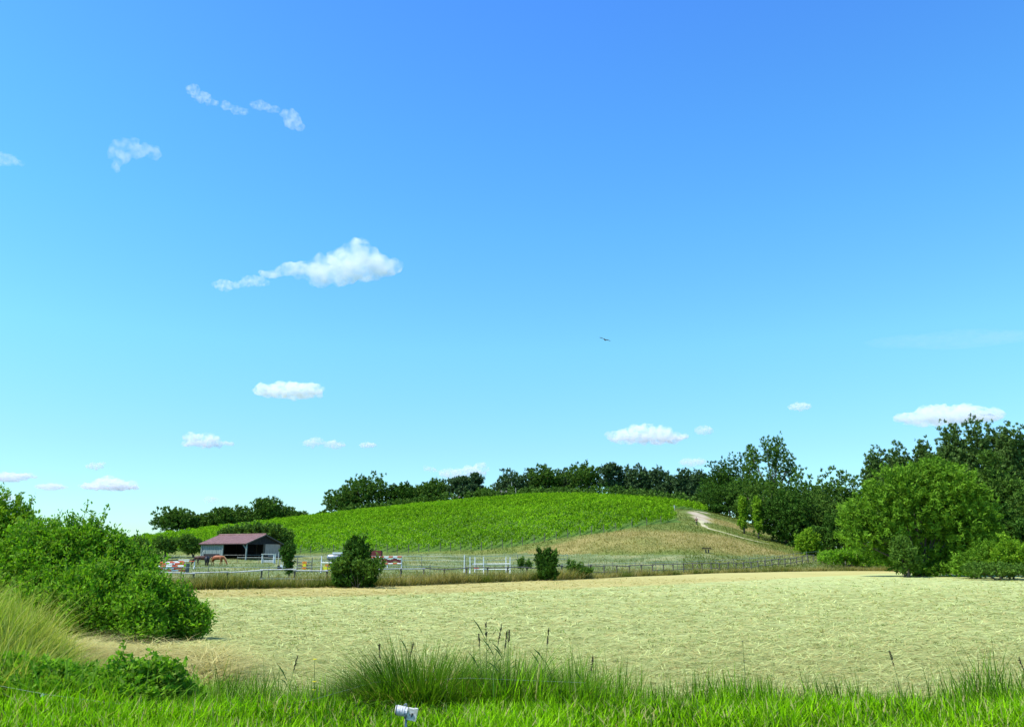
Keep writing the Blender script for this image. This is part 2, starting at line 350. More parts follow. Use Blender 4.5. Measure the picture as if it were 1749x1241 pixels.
# hay stalks lying on the field
n = 175000
py = uni(985, 1195, n); yy = CAMZ / ((py - HOR) / PXM) ; yy *= uni(.97, 1.03, n); xx = uni(-.72, .72, n) * yy
ok = (yy > 14.4) & (yy < np.interp(xx / yy, *EF)); xx, yy = xx[ok], yy[ok]; n = len(xx)
az = rng.normal(0, .9, n) + math.pi * (rng.random(n) > .5)
L = uni(.06, .24, n) * np.clip(yy / 28, 1, 1.8); ww = np.clip(yy / 1000, .014, .05) * uni(.5, 1.6, n)
A, F, k = blades(xx, yy, L, ww, az, uni(.8, 1.4, n), .9, z0=Z(xx, yy) - .01, nseg=1)
base = np.repeat(Z(xx, yy), k); A[:, 2] = base + .005 + (A[:, 2] - base) * .75
t = np.repeat(np.stack([uni(0, 1, n), np.maximum((rng.random(n) < .3) * .8, (yy > np.interp(xx / yy, *BAND) - 1.5 + 3 * rng.random(n)) * .9)], -1), k, axis=0)
tag(np_mesh('mown_hay', A, F, M['hay'], tint=t), 'pale mown hay lying loose over the flat field', 'hay', kind='stuff')
# green re-growth tufts in the stubble
n = 480; cx_, cy_ = [], []
for i in range(n):
    yv = CAMZ / (random.uniform(50, 235) / PXM); xv = random.uniform(-.7, .7) * yv
    m_ = random.randint(6, 20); cx_ += list(rng.normal(xv, .25, m_)); cy_ += list(rng.normal(yv, .1, m_))
xx, yy = np.array(cx_), np.array(cy_); ok = (yy > 15.3) & (yy < np.interp(xx / yy, *EF) - 1); xx, yy = xx[ok], yy[ok]
field_of_blades('stubble_tufts', M['tall'], xx, yy, uni(.04, .14, len(xx)), np.clip(yy / 1500, .01, .05), uni(0, .3, len(xx)), 'small dark green tufts scattered through the mown field', 'grass', lean=(.2, 1.2))

# lush verge
n = 56000; yy = uni(7.9, 12.4, n); xx = uni(-.75, .75, n) * (yy + 1)
q = noise2(xx, yy, 1.1)
q = np.clip(q + .6 * (noise2(xx, yy, 4.3) - .5), 0, 1)
field_of_blades('verge_grass', M['lush'], xx, yy, uni(.08, .27, n) * (.6 + .7 * q), uni(.008, .026, n), (rng.random(n) < .11) * .8, 'lush bright green grass covering the near verge', 'grass', nseg=2, lean=(.05, .7), tone=np.clip(uni(0, 1, n) ** 1.3 * .95 + .35 * (q - .4), 0, 1))
# taller rim of grass between verge and field
def rim(n, x0, x1, y0, y1, h0, h1, w0, w1, dryp, name, mat, label, cat='grass', lean=(.05, .5), tone=None, droop=.4):
    yy = uni(y0, y1, n); xx = uni(x0, x1, n)
    q = np.clip(noise2(xx, yy, 1.9) * .8 + .5 * (noise2(xx + 9, yy, 5.1) - .4), 0, 1)
    px_ = CX + xx / yy * PXM; prof = np.interp(px_, [200, 330, 600, 680, 1000, 1080, 1300, 1500, 1749], [.8, .78, .8, 1.05, 1.05, .72, .85, .78, .95])
    return field_of_blades(name, mat, xx, yy, uni(h0, h1, n) * (.4 + .8 * q) * prof, uni(w0, w1, n), (rng.random(n) < dryp) * .9, label, cat, lean=lean, tone=tone, droop=droop, nseg=2)
rim(20000, -10, 11.5, 12.0, 14.2, .45, .95, .009, .022, .06, 'ditch_grass', M['lush'], 'taller green grass standing along the ditch')
rim(4600, -5, 12, 13.0, 14.5, .75, 1.3, .012, .03, .05, 'rim_grass', M['tall'], 'thin dark blades standing up against the pale field', lean=(.05, .35))
# drooping sedge mound in front of the field
def mound(cx, cy, r, ry, hh, n, name, label, mat='tall', tonebase=.3):
    a = uni(0, 2 * math.pi, n); rr = np.sqrt(uni(0, 1, n)); xx = cx + np.cos(a) * rr * r; yy = cy + np.sin(a) * rr * ry
    h = hh * (1.05 - .45 * rr ** 2) * uni(.6, 1.15, n) * (.72 + .5 * noise2(xx, yy, 6.3))
    return field_of_blades(name, M[mat], xx, yy, h, uni(.009, .026, n), (rng.random(n) < .08) * .7, label, 'sedge', lean=(.08, .7), droop=.85, tone=np.clip(uni(tonebase - .3, tonebase + .5, n), 0, 1), az=np.where(rng.random(n) < .6, a, uni(0, 6.28, n)))
def gx(px, Y): return (px - CX) / PXM * Y
mound(gx(720, 13), 13.0, 1.05, .6, 1.45, 8500, 'sedge_mound', 'dark rounded mound of drooping sedge before the pale field')
mound(gx(870, 13), 13.1, .75, .5, 1.35, 4800, 'sedge_mound', 'sedge mound with bent stems under the tall reed heads', tonebase=.45)
mound(gx(972, 13), 13.0, .32, .3, 1.5, 1400, 'sedge_tuft', 'upright feathery tuft beside the tall reeds', tonebase=.5)
mound(gx(400, 12.8), 12.8, 1.15, .4, .85, 4600, 'ditch_sedge', 'upright sedge blades coloured dark for the shade of the ditch bank', tonebase=.2)  # low tonebase puts the ditch's shade into the blade colour
# left hand weeds, dry tall grass
n = 36000; yy = uni(12.6, 19, n); xx = uni(-15, -4.8, n) + (yy - 15) * -.35
keep = rng.random(n) < np.clip((-xx / yy - .46) * 9, 0, 1); xx, yy = xx[keep], yy[keep]; n = len(xx); q = noise2(xx, yy, 1.3); q2 = noise2(xx + 5, yy, 2.3)
field_of_blades('tall_meadow_grass', M['meadow_grass'], xx, yy, uni(.55, 1.3, n) * np.clip((-xx / yy - .38) * 5, .35, 1.1) * (.35 + .85 * q2) * (.75 + .4 * noise2(xx, yy + 3, 4.7)), uni(.010, .022, n), np.clip(q * .9 - .15 + uni(-.5, .5, n), 0, 1), 'tall half-dry meadow grass in front of the big bush', 'grass', lean=(.05, .6), droop=.5)
n = 9000; yy = uni(12.2, 14.6, n); xx = uni(-.8, -.36, n) * yy; q = noise2(xx, yy, 1.4)
field_of_blades('ditch_weeds', M['bush'], xx, yy, uni(.45, 1.0, n) * (.6 + .5 * q), uni(.02, .04, n), uni(0, .5, n), 'broad bright green weeds filling the ditch by the bush', 'weeds', lean=(.2, .9), droop=.6)
n = 12000; yy = uni(12.6, 15.6, n); xx = uni(-.72, -.37, n) * yy; q = noise2(xx, yy, 2.1)
field_of_blades('rough_ditch_grass', M['meadow_grass'], xx, yy, uni(.35, .95, n) * (.35 + .8 * q) * np.clip((-xx / yy - .34) * 9, .4, 1), uni(.009, .024, n), np.clip(uni(-.5, .7, n), 0, 1), 'rough mixed green and dry grass running into the straw', 'grass', lean=(.1, .8), droop=.7, nseg=2)
# raked straw at the field corner
n = 8000; pxr = uni(110, 400, n); yy = np.clip(rng.normal(18.3, 1.4, n), 15.3, 24); xx = (pxr - CX) / PXM * yy
hh = .12 + .3 * noise2(xx, yy, 1.6); A, F, k = blades(xx, yy, uni(.25, .6, n), uni(.01, .02, n), uni(0, 6.28, n), uni(.6, 1.4, n), .9, z0=Z(xx, yy) + uni(0, 1, n) * hh * .5, nseg=3)
tag(np_mesh('raked_straw', A, F, M['hay'], tint=np.repeat(np.stack([uni(0, 1, n), uni(.4, 1, n)], -1), k, axis=0)), 'loose straw raked up at the foot of the big bush', 'straw', kind='stuff')
# rough dry strip along the far edge of the field
n = 44000; uu = uni(U(-150), U(1530), n); e0 = np.interp(uu, *EF); yy = e0 + uni(-.6, 1, n) ** 2 * 9 * np.where(uu < U(1100), 1, .7) - .6; xx = uu * yy; q = noise2(xx, yy, .45)
leftf = np.clip((U(760) - uu) * 5, 0, 1)
field_of_blades('rough_grass_strip', M['drygrass'], xx, yy, uni(.45, 1.35, n) * (.4 + .8 * q) * np.where(uu > U(1150), .8, 1), uni(.02, .05, n), np.clip(uni(.1, 1.2, n) - .35 * leftf * noise2(xx, yy, .8) - .7 * (noise2(xx, yy, .5) > .72) + .5 * (noise2(xx + 30, yy, .7) > .6), 0, 1), 'uncut dry grass strip between field and paddock fence', 'grass', lean=(.1, .7), nseg=2)
# grass over the paddock and slope
n = 42000; uu = uni(U(100), U(1450), n); yy = np.interp(uu, *EF) + 6 + uni(0, 1, n) * (np.interp(uu, *BOT) - np.interp(uu, *EF) - 6)
xx = uu * yy; q = noise2(xx, yy, .15)
field_of_blades('paddock_grass', M['drygrass'], xx, yy, uni(.08, .32, n), uni(.04, .09, n), np.clip(q + uni(-.5, .3, n), 0, 1), 'thin grazed grass of the horse paddock', 'grass', lean=(.2, 1), nseg=1)
n = 60000; uu = uni(U(760), U(1480), n); b0 = np.interp(uu, BOT[0], BOT[1], right=110); lo = np.where(uu < U(1165), np.minimum(np.interp(uu, *YB), b0), np.interp(uu, *YB) * .85); yy = lo + uni(0, 1, n) * 130; xx = uu * yy
ok = ~in_vines(xx, yy) & (yy < np.interp(uu, *YC) + 3); xx, yy, uu = xx[ok], yy[ok], uu[ok]
gd = blob(xx, yy, [(1120, 920, 16, 12), (1040, 928, 16, 8), (1180, 922, 14, 10), (1240, 935, 12, 8), (960, 940, 10, 6), (1250, 896, 7, 9), (1225, 890, 5, 8)])
onp = np.array([min((pc[:, 0] - a) ** 2 + (pc[:, 1] - b) ** 2) if i < 0 else 9 for i, (a, b) in enumerate(zip(xx[:0], yy[:0]))])
sd = blob(xx, yy, [(1192, 872, 2.6, 9), (1186, 878, 3.2, 6), (1196, 885, 2, 7), (1194, 880, 2.6, 9)])
dm = np.full(len(xx), 9.)
for a, b in pc: dm = np.minimum(dm, (xx - a) ** 2 + (yy - b) ** 2)
ok = (sd < .2) & (dm > 1.6); xx, yy, gd = xx[ok], yy[ok], gd[ok]; n = len(xx)
field_of_blades('slope_grass', M['drygrass'], xx, yy, uni(.12, .45, n), uni(.06, .13, n), np.clip(gd + uni(-.35, .3, n), 0, 1), 'short parched grass over the slope below the vines', 'grass', lean=(.2, .9), nseg=1)

# ------------------------------------------------------------------ foliage
def leaves(C, n, size, spread, updir=.3, long=1.5, outdir=None, flat=1.0, spray=0.):
    """C: clump centres, each a short spray of rhombic leaves growing outward"""
    i = rng.integers(0, len(C), n)
    p = C[i] + rng.normal(0, 1, (n, 3)) * spread * np.array([1, 1, flat])
    if spray:
        g = rng.normal(0, .45, (len(C), 3)); g[:, 2] += .25 + updir
        if outdir is not None: g += outdir
        g /= np.linalg.norm(g, axis=1)[:, None]
        p = C[i] + g[i] * (rng.uniform(-.4, 1, n) * spray * rng.uniform(.5, 1.5, len(C))[i])[:, None] + rng.normal(0, 1, (n, 3)) * spread * .55
    d = rng.normal(0, 1, (n, 3)); d[:, 2] += updir * 2
    if outdir is not None: d += outdir[i] * .9
    d /= np.linalg.norm(d, axis=1)[:, None]
    a = np.cross(d, rng.normal(0, 1, (n, 3))); a /= np.linalg.norm(a, axis=1)[:, None]
    s = (size * rng.uniform(.6, 1.35, n))[:, None]
    kk = 3 if size > .1 else 4
    if kk == 3: v = np.stack([p - d * s * long * .5 + a * s * .5, p + d * s * long * .62, p - d * s * long * .3 - a * s * .55], 1).reshape(-1, 3)
    else: v = np.stack([p - d * s * long * .5, p + a * s * .5, p + d * s * long * .5, p - a * s * .5], 1).reshape(-1, 3)
    f = np.arange(n * kk).reshape(-1, kk)
    ct = rng.uniform(0, 1, len(C))[i]
    tn = np.clip(ct * .55 + rng.uniform(0, .5, n), 0, 1)
    return v, f, np.repeat(np.stack([tn, rng.uniform(0, 1, n) ** 3], -1), kk, axis=0)
def shell(c, r, n, inner=.25):
    d = rng.normal(0, 1, (n, 3)); d /= np.linalg.norm(d, axis=1)[:, None]
    k = rng.uniform(2, 4, 3); o = rng.uniform(0, 6, 3)
    bump = 1 + .13 * np.sin(d[:, 0] * k[0] * 1.7 + o[0]) * np.sin(d[:, 2] * k[1] * 1.7 + o[1]) + .1 * np.sin(d[:, 1] * k[2] * 3 + d[:, 2] * 5 + o[2])
    rr = np.where(rng.random(n) < inner, rng.uniform(.3, .85, n), rng.normal(.96, .11, n))[:, None] * bump[:, None]
    return np.array(c) + d * np.array(r) * rr, d
def crown_mesh(name, lobes, mat, nclump, nleaf, size, spread, parent, long=1.5, updir=.3, inner=.25, zmin=None, flat=1., spray=None):
    ar = np.array([(r[0] * r[1] + r[0] * r[2] + r[1] * r[2]) for c, r in lobes]); ar = ar / ar.sum()
    Cs, Ds = [], []
    for (c, r), a in zip(lobes, ar):
        p, d = shell(c, r, max(4, int(nclump * a)), inner); Cs.append(p); Ds.append(d)
    C = np.concatenate(Cs); D = np.concatenate(Ds)
    if zmin is not None: k = C[:, 2] > zmin; C, D = C[k], D[k]
    v, f, t = leaves(C, nleaf, size, spread, updir, long, D, flat, size * 2.2 if spray is None else spray)
    if zmin is not None: v[:, 2] = np.where(v[:, 2] < zmin, zmin + (zmin - v[:, 2]) * .4, v[:, 2])
    return np_mesh(name, v, f, mat, parent, tint=t)
def trunk_mesh(parent, h, w, lobes, r0, mat=None, lean=0):
    mb = MB(); top = h * .55
    mb.tube([(0, 0, -.3), (lean * .2, 0, h * .15), (lean * .5, .02 * h, h * .35), (lean, 0, top)], [r0 * 1.25, r0, r0 * .75, r0 * .45], 8)
    for c, r in lobes[:9]:
        z0 = min(c[2] * .5, top) * random.uniform(.75, 1.); s = Vector((lean * z0 / h, 0, z0)); e = Vector(c)
        m = s.lerp(e, .5) + Vector((0, 0, -.04 * h)); mb.tube([s, m, e], [r0 * .42, r0 * .25, r0 * .1], 5)
    return mb.build('trunk', mat or M['bark'], parent, smooth=True)
def tree(name, label, px, pytop, wpx, Y, kind='oak', mat='oak', group=None, nleaf=6000, size=.42, cb=.12, seed=0, cat='tree', dx=None, long=1.4):
    random.seed(seed * 13 + int(px)); 
    top = P(px, pytop, Y); g = float(Z(top.x, Y)); h = top.z - g; w = wpx / PXM * Y
    root = empty(name, (top.x, Y, g)); tag(root, label, cat, group)
    lobes = []
    if kind == 'oak':
        nl = 11; zc = h * (.5 + cb * .5); rz = h * (.5 - cb * .5)
        for i in range(nl):
            a = i * 2.4 + random.random(); q = random.uniform(.25, .62); zz = random.uniform(-.55, .62)
            lw = math.sqrt(max(.1, 1 - zz * zz * .9))
            r = w * random.uniform(.20, .29); lobes.append(((math.cos(a) * q * w / 2 * lw * 1.25, math.sin(a) * q * w / 2 * lw * 1.25, zc + zz * rz * .8), (r, r, min(r * .85, rz * .6))))
        lobes.append(((0, 0, zc), (w * .33, w * .33, rz * .72))); lobes.append(((random.uniform(-.08, .08) * w, 0, h - w * .14), (w * .18, w * .18, w * .15)))
    elif kind == 'pine':
        for i in range(11):
            a = random.uniform(0, 6.28); zz = random.uniform(.38, .9); q = random.uniform(.1, .8) * (1.05 - zz * .6)
            lobes.append(((math.cos(a) * q * w / 2, math.sin(a) * q * w / 2, zz * h), (w * random.uniform(.13, .22), w * .2, h * random.uniform(.05, .1))))
        lobes.append(((0, 0, h * .93), (w * .14, w * .14, h * .07)))
    elif kind == 'poplar':
        for i in range(12):
            a = random.uniform(0, 6.28); zz = random.uniform(.22, .82); q = random.uniform(.2, .75) * (1.15 - zz * .8)
            r = w * random.uniform(.16, .24); lobes.append(((math.cos(a) * q * w * .6, math.sin(a) * q * w * .6, zz * h), (r, r, h * random.uniform(.09, .15))))
        lobes.append(((0, 0, h * .5), (w * .34, w * .34, h * .38))); lobes.append(((0, 0, h * .83), (w * .25, w * .25, h * .15))); lobes.append(((w * .2, 0, h * .7), (w * .2, w * .2, h * .15))); lobes.append(((-w * .22, 0, h * .66), (w * .2, w * .2, h * .15)))
    elif kind == 'fan':
        for i in range(9):
            a = -.9 + i * .225 + random.uniform(-.05, .05); L = h * random.uniform(.72, .9)
            b = random.uniform(-.3, .3)
            lobes.append(((math.sin(a) * L * w / h * .55, b * w, h * .25 + math.cos(a) * L * .72), (w * .1, w * .1, h * random.uniform(.1, .15))))
        for i in range(8): lobes.append(((random.uniform(-.38, .38) * w, random.uniform(-.2, .2) * w, h * random.uniform(.25, .62)), (w * .14, w * .14, h * .09)))
    elif kind == 'bush':
        for i in range(9):
            a = i * 2.4; q = random.uniform(.2, .6); lobes.append(((math.cos(a) * q * w / 2, math.sin(a) * q * w / 2, h * random.uniform(.3, .62)), (w * .22, w * .22, h * .3)))
        lobes.append(((0, 0, h * .5), (w * .3, w * .3, h * .46)))
    elif kind == 'sprig':
        for i in range(9):
            a = random.uniform(0, 6.28); q = random.uniform(.3, .9); lobes.append(((math.cos(a) * q * w * .38, math.sin(a) * q * w * .38, h * random.uniform(.35, .75)), (w * .12, w * .12, h * .26)))
        lobes.append(((0, 0, h * .35), (w * .33, w * .33, h * .3)))
    ncl = max(30, int(nleaf / 14))
    trunk_mesh(root, h, w, lobes, max(.04, h * .022 if kind not in ('bush', 'sprig') else .05))
    crown_mesh('crown', lobes, M[mat], ncl, nleaf, size, size * .9 if kind != 'pine' else size * .8, root, zmin=.05, inner=.3 if kind != 'poplar' else .45, long=long, flat=.75, spray=size * {'oak': 1.0, 'poplar': .9}.get(kind, 1.4))
    return root

# the wooded crest and the trees round the hill ------------------------------------------
LG = 'oaks on the crest behind the vines'
T = [
 ('tree', 'rounded dark oak at the low end of the crest, outermost of its group', 306, 868, 76, 312, 'oak', 'oak'),
 ('tree', 'small dark crown wedged between two rounder ones on the low crest', 345, 878, 46, 318, 'oak', 'mid'),
 ('tree', 'flat-topped dark oak above the barn roof', 378, 866, 56, 314, 'oak', 'oak'),
 ('tree', 'dark spreading oak beside the tallest crown of the low group', 415, 864, 56, 318, 'oak', 'oak'),
 ('tree', 'tallest narrow peak in the low group of oaks', 455, 850, 50, 316, 'oak', 'oak'),
 ('tree', 'lower shoulder tree sloping down from the low oak group', 478, 865, 50, 318, 'oak', 'oak'),
 ('tree', 'last small round tree before the open gap in the crest', 504, 873, 30, 318, 'oak', 'oak'),
 ('shrub', 'tiny scrub in the gap of the crest line', 552, 874, 26, 312, 'bush', 'oak'),
 ('tree', 'stepped left flank of the big domed oak', 588, 832, 56, 312, 'oak', 'oak'),
 ('tree', 'large domed dark oak standing alone on the crest', 633, 809, 84, 316, 'oak', 'oak'),
 ('tree', 'dark oak right against the domed one with a thin top shoot', 688, 824, 58, 316, 'oak', 'dark'),
 ('tree', 'broad green oak in the middle of the wooded crest', 735, 820, 74, 316, 'oak', 'oak'),
 ('pine_tree', 'ragged dark pine above the small hut roof', 788, 814, 66, 312, 'pine', 'pine'),
 ('pine_tree', 'leaning pine with sky showing through its top', 812, 808, 44, 320, 'pine', 'pine'),
 ('shrub', 'brownish scrub between the two hut roofs', 828, 833, 50, 306, 'bush', 'mid'),
 ('pine_tree', 'bushy blue-green pine behind the pale poles', 872, 799, 66, 318, 'oak', 'pine'),
 ('tree', 'slim dark tree filling the gap beside the round oak', 903, 800, 42, 322, 'oak', 'pine'),
 ('tree', 'smooth round oak over the bright top of the vineyard', 932, 793, 52, 316, 'oak', 'oak'),
 ('tree', 'grey-green lower tree between oak and open-crowned tree', 965, 798, 46, 324, 'oak', 'pine'),
 ('tree', 'open-crowned tree with gaps of sky low in its crown', 998, 788, 56, 310, 'oak', 'oak'),
 ('pine_tree', 'twin-topped pine standing next to the sky gap', 1043, 790, 50, 306, 'pine', 'pine'),
 ('pine_tree', 'straight pine second in the pine row', 1068, 794, 44, 308, 'poplar', 'pine'),
 ('pine_tree', 'broad pine in the middle of the pine row', 1092, 793, 46, 304, 'poplar', 'pine'),
 ('pine_tree', 'pointed pine near the end of the pine row', 1122, 795, 42, 302, 'poplar', 'pine'),
 ('pine_tree', 'low dark pine beneath the end of the row', 1140, 806, 40, 300, 'oak', 'pine'),
 ('tree', 'spiky dark tree with holes of sky above the path head', 1168, 797, 46, 292, 'poplar', 'pine'),
 ('tree', 'forked dark tree beside the wood edge', 1192, 801, 42, 288, 'poplar', 'pine'),
]
for i, (nm, lb, px, pt, w, Y, kd, mt) in enumerate(T):
    tree(nm, lb, px, pt, w * 1.08, Y, kd, mt, 'trees along the vineyard crest', nleaf=int(7500 + w * 90), size=.42, cb=.05, seed=i, cat='shrub' if nm == 'shrub' else 'tree')
T2 = [
 ('tree', 'dark oak forming the top corner of the wood above the path', 1222, 788, 66, 262, 'oak', 'dark', 8000),
 ('tree', 'massive dark oak leaning over the head of the path', 1252, 772, 92, 250, 'oak', 'dark', 12000),
 ('tree', 'tall pale-green poplar with fanned upright branches, highest above the path', 1312, 744, 100, 215, 'fan', 'mid', 16000),
 ('tree', 'pale green lower limbs crowding under the fanned poplar', 1300, 800, 90, 205, 'oak', 'mid', 9000),
 ('tree', 'olive green tree between fanned poplar and broad dark oak', 1368, 800, 74, 200, 'oak', 'mid', 8000),
 ('tree', 'broad flat-topped dark oak in front of the open sky', 1420, 800, 112, 185, 'oak', 'oak', 16000),
 ('tree', 'low dark oak tucked beneath the path-side oak', 1243, 822, 80, 232, 'oak', 'dark', 9000),
 ('tree', 'near-black yew at the foot of the fanned poplar', 1336, 838, 96, 168, 'oak', 'dark', 14000),
 ('tree', 'dark holly-like tree behind the bright round bush', 1412, 850, 100, 168, 'oak', 'oak', 12000),
 ('tree', 'dark undergrowth tree between round bush and pollard willow', 1448, 868, 70, 150, 'oak', 'dark', 9000),
 ('shrub', 'dark shrub hanging over the sandy bend of the path', 1221, 862, 46, 225, 'bush', 'dark', 5000),
 ('young_poplar', 'first of two slim pale poplars, nearer the path head', 1267, 845, 13, 172, 'poplar', 'bright', 3500),
 ('young_poplar', 'second of two slim pale poplars, next to the yew', 1291, 846, 14, 168, 'poplar', 'bright', 3500),
 ('round_bush', 'bright yellow-green dome-shaped bush at the wood edge', 1380, 903, 46, 150, 'bush', 'bright', 6000),
 ('tree', 'outer poplar with drooping crown edge against the sky', 1496, 760, 50, 140, 'poplar', 'poplar', 9000),
 ('tree', 'short blunt poplar second from the open sky', 1530, 750, 48, 138, 'poplar', 'poplar', 9000),
 ('tree', 'narrow-topped poplar above the pollard willow', 1572, 744, 42, 138, 'poplar', 'poplar', 8000),
 ('tree', 'tall pointed poplar, first of the high group', 1616, 713, 52, 136, 'poplar', 'poplar', 11000),
 ('tree', 'tallest poplar with a pale fork showing in its crown', 1656, 707, 54, 134, 'poplar', 'poplar', 11000),
 ('tree', 'slender poplar just behind the tallest one', 1688, 718, 36, 138, 'poplar', 'poplar', 7000),
 ('tree', 'wide poplar with streaky pale stems beside the slender one', 1718, 719, 52, 132, 'poplar', 'poplar', 11000),
 ('tree', 'last poplar cut by the photo edge', 1752, 720, 50, 132, 'poplar', 'poplar', 10000),
 ('tree', 'dark elm standing before the high poplars', 1690, 768, 90, 118, 'oak', 'oak', 18000),
 ('tree', 'dark ash between willow and outer poplar', 1600, 775, 80, 124, 'oak', 'oak', 12000),
 ('tree', 'dark tree with deep shade next to the photo edge', 1748, 838, 100, 108, 'oak', 'oak', 16000),
 ('tree', 'grey-green tree beneath the outer poplars', 1515, 800, 70, 132, 'oak', 'poplar', 9000),
 ('tree', 'dense dark thicket tree low behind the willow', 1700, 860, 80, 105, 'oak', 'dark', 12000),
]
for i, (nm, lb, px, pt, w, Y, kd, mt, nl) in enumerate(T2):
    tree(nm, lb, px, pt, w * (1.35 if mt == 'poplar' else 1.1), Y, kd, mt, {'young_poplar': 'slim young poplars'}.get(nm, 'trees at the wood edge beyond the field'), nleaf=int(nl * (2.4 if mt == 'poplar' else 1.5)), size=.27 if Y > 160 else .24, cb=.02, seed=100 + i, cat={'shrub': 'shrub', 'round_bush': 'bush'}.get(nm, 'tree'))

def thicket(name, label, pxa, pxb, dy, hgt, n, mat, size, Ysrc=None):
    uu = uni(U(pxa), U(pxb), n // 12); yy = (np.interp(uu, *YC) if Ysrc is None else np.interp(uu, [U(a) for a, b in Ysrc], [b for a, b in Ysrc])) + uni(0, dy, len(uu)); xx = uu * yy
    hh = hgt * (.65 + .4 * noise2(xx, yy, .25)); C = np.stack([xx, yy, Z(xx, yy) + uni(0, 1, len(uu)) ** .7 * hh], -1)
    v, f, t = leaves(C, n, size, size, .3, 1.4, None, .8, size * 1.5)
    tag(np_mesh(name, v, f, M[mat], tint=t), label, 'undergrowth', kind='stuff')
thicket('wood_undergrowth', 'dark undergrowth filling the wood behind the edge trees', 1215, 1900, 12, 14, 60000, 'dark', .45, [(1200, 262), (1260, 240), (1300, 228), (1400, 192), (1480, 172), (1600, 128), (1760, 122), (1900, 120)])
thicket('crest_scrub', 'dark scrub between the tree trunks along the crest', 575, 1210, 16, 4.5, 20000, 'oak', .5)
# custom crowns from picture-measured lobes
def lobed(name, label, cat, lobespx, Y, mat, nleaf, size, group=None, long=1.6, depth=1., ncl=None, spread=None, trunks=3, inner=.2, updir=.3, twigs=0, r0=.12, spray=None):
    cxm = sum(l[0] for l in lobespx) / len(lobespx); bx = xr(cxm, 960) * Y; g = float(Z(bx, Y))
    root = empty(name, (bx, Y, g)); tag(root, label, cat, group)
    lobes = []
    for (px, py, rx, ry, *dy) in lobespx:
        yy = Y + (dy[0] if dy else 0); p = P(px, py, yy); k = yy / PXM
        lobes.append(((p.x - bx, p.y - Y, p.z - g), (rx * k, rx * k * depth, ry * k)))
    mb = MB(); zs = [l[0] for l in lobes]
    for t in range(trunks):
        a = 2 * math.pi * t / max(1, trunks); s = Vector((math.cos(a) * r0 * 2.5, math.sin(a) * r0 * 2, -.2))
        for c in zs[t::trunks]:
            e = Vector(c); m = s.lerp(e, .45) + Vector((0, 0, .1 * e.z)); mb.tube([s, s.lerp(m, .5) + Vector((.05, 0, .1)), m, e], [r0, r0 * .7, r0 * .5, r0 * .15], 6)
    mb.build('trunk', M['bark'], root, smooth=True)
    crown_mesh('crown', lobes, M[mat], ncl or nleaf // 16, nleaf, size, spread or size * 1.2, root, long=long, inner=inner, zmin=0.0, updir=updir, spray=spray)
    if twigs:
        tb = MB(); vs = []
        for i in range(twigs):
            c, r = random.choice(lobes[:max(3, len(lobes) // 2)]); a = random.uniform(0, 6.28)
            s = Vector(c) + Vector((math.cos(a) * r[0] * .5, math.sin(a) * r[1] * .5, r[2] * .7)); e = s + Vector((random.uniform(-.25, .25), 0, random.uniform(.4, .9)))
            tb.tube([s, e], [.012, .005], 4); vs += [s.lerp(e, q) for q in np.linspace(.3, 1, 7)]
        C = np.array([tuple(v) for v in vs]); v, f, t = leaves(C, twigs * 26, size, .05, .6, long)
        tag(tb.build('twigs', M['bark'], root), kind='stuff'); tag(np_mesh('shoots', v, f, M[mat], root, tint=t), kind='stuff')
    return root
WL = [(1500, 870, 48, 38), (1468, 895, 34, 34), (1450, 880, 16, 16), (1685, 905, 24, 26), (1530, 830, 46, 32), (1575, 818, 50, 26, 2), (1610, 830, 52, 34), (1640, 850, 38, 40), (1665, 880, 36, 38), (1560, 870, 60, 46), (1620, 900, 56, 44),
      (1660, 920, 34, 26), (1500, 915, 36, 18, -1), (1460, 920, 22, 14, -1), (1600, 800, 26, 14, 2), (1540, 812, 20, 12, 1), (1600, 935, 60, 26, 3), (1655, 945, 22, 20, 2), (1580, 955, 26, 18), (1625, 955, 30, 18), (1505, 940, 24, 16, 1), (1600, 965, 40, 10, 1), (1598, 974, 30, 8, -1.5), (1560, 972, 20, 7, -1.5), (1530, 960, 22, 12, 2)]
lobed('willow_tree', 'huge round olive-green willow at the far corner of the hay field', 'tree', WL, 92, 'willow', 60000, .17, long=2.2, ncl=3600, spread=.26, trunks=3, inner=.25, r0=.16)
lobed('shrub', 'green shrub at the foot of the willow trunk', 'shrub', [(1545, 950, 20, 20), (1538, 930, 12, 14), (1556, 960, 14, 12)], 88, 'mid', 5000, .14, 'shrubs under the willow')
lobed('shrub', 'light green shrub reaching out of the willow shade', 'shrub', [(1665, 960, 32, 20), (1690, 945, 28, 20), (1645, 968, 18, 12)], 84, 'willow', 9000, .14, 'shrubs under the willow')
lobed('shrub', 'brightest yellow-green shrub near the photo edge', 'shrub', [(1722, 945, 24, 24), (1740, 955, 24, 18), (1706, 958, 20, 16)], 82, 'bright', 9000, .14, 'shrubs under the willow')
lobed('shrub', 'low dark green shrub line along the field edge', 'shrub', [(1700, 972, 30, 8), (1735, 974, 30, 8), (1668, 972, 20, 8)], 79, 'mid', 7000, .12, 'shrubs under the willow')
thicket('nettle_bed', 'dark green nettle bed where the fence reaches the wood', 1395, 1540, 10, 1.6, 9000, 'bush', .2, [(1395, 136), (1540, 128)])
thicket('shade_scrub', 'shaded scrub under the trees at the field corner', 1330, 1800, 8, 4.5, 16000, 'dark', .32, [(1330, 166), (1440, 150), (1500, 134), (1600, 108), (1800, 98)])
lobed('nettle_patch', 'low deep green nettle patch where the fence ends', 'nettles', [(1425, 950, 16, 7), (1445, 948, 18, 8), (1468, 950, 16, 8)], 132, 'bush', 4500, .2)
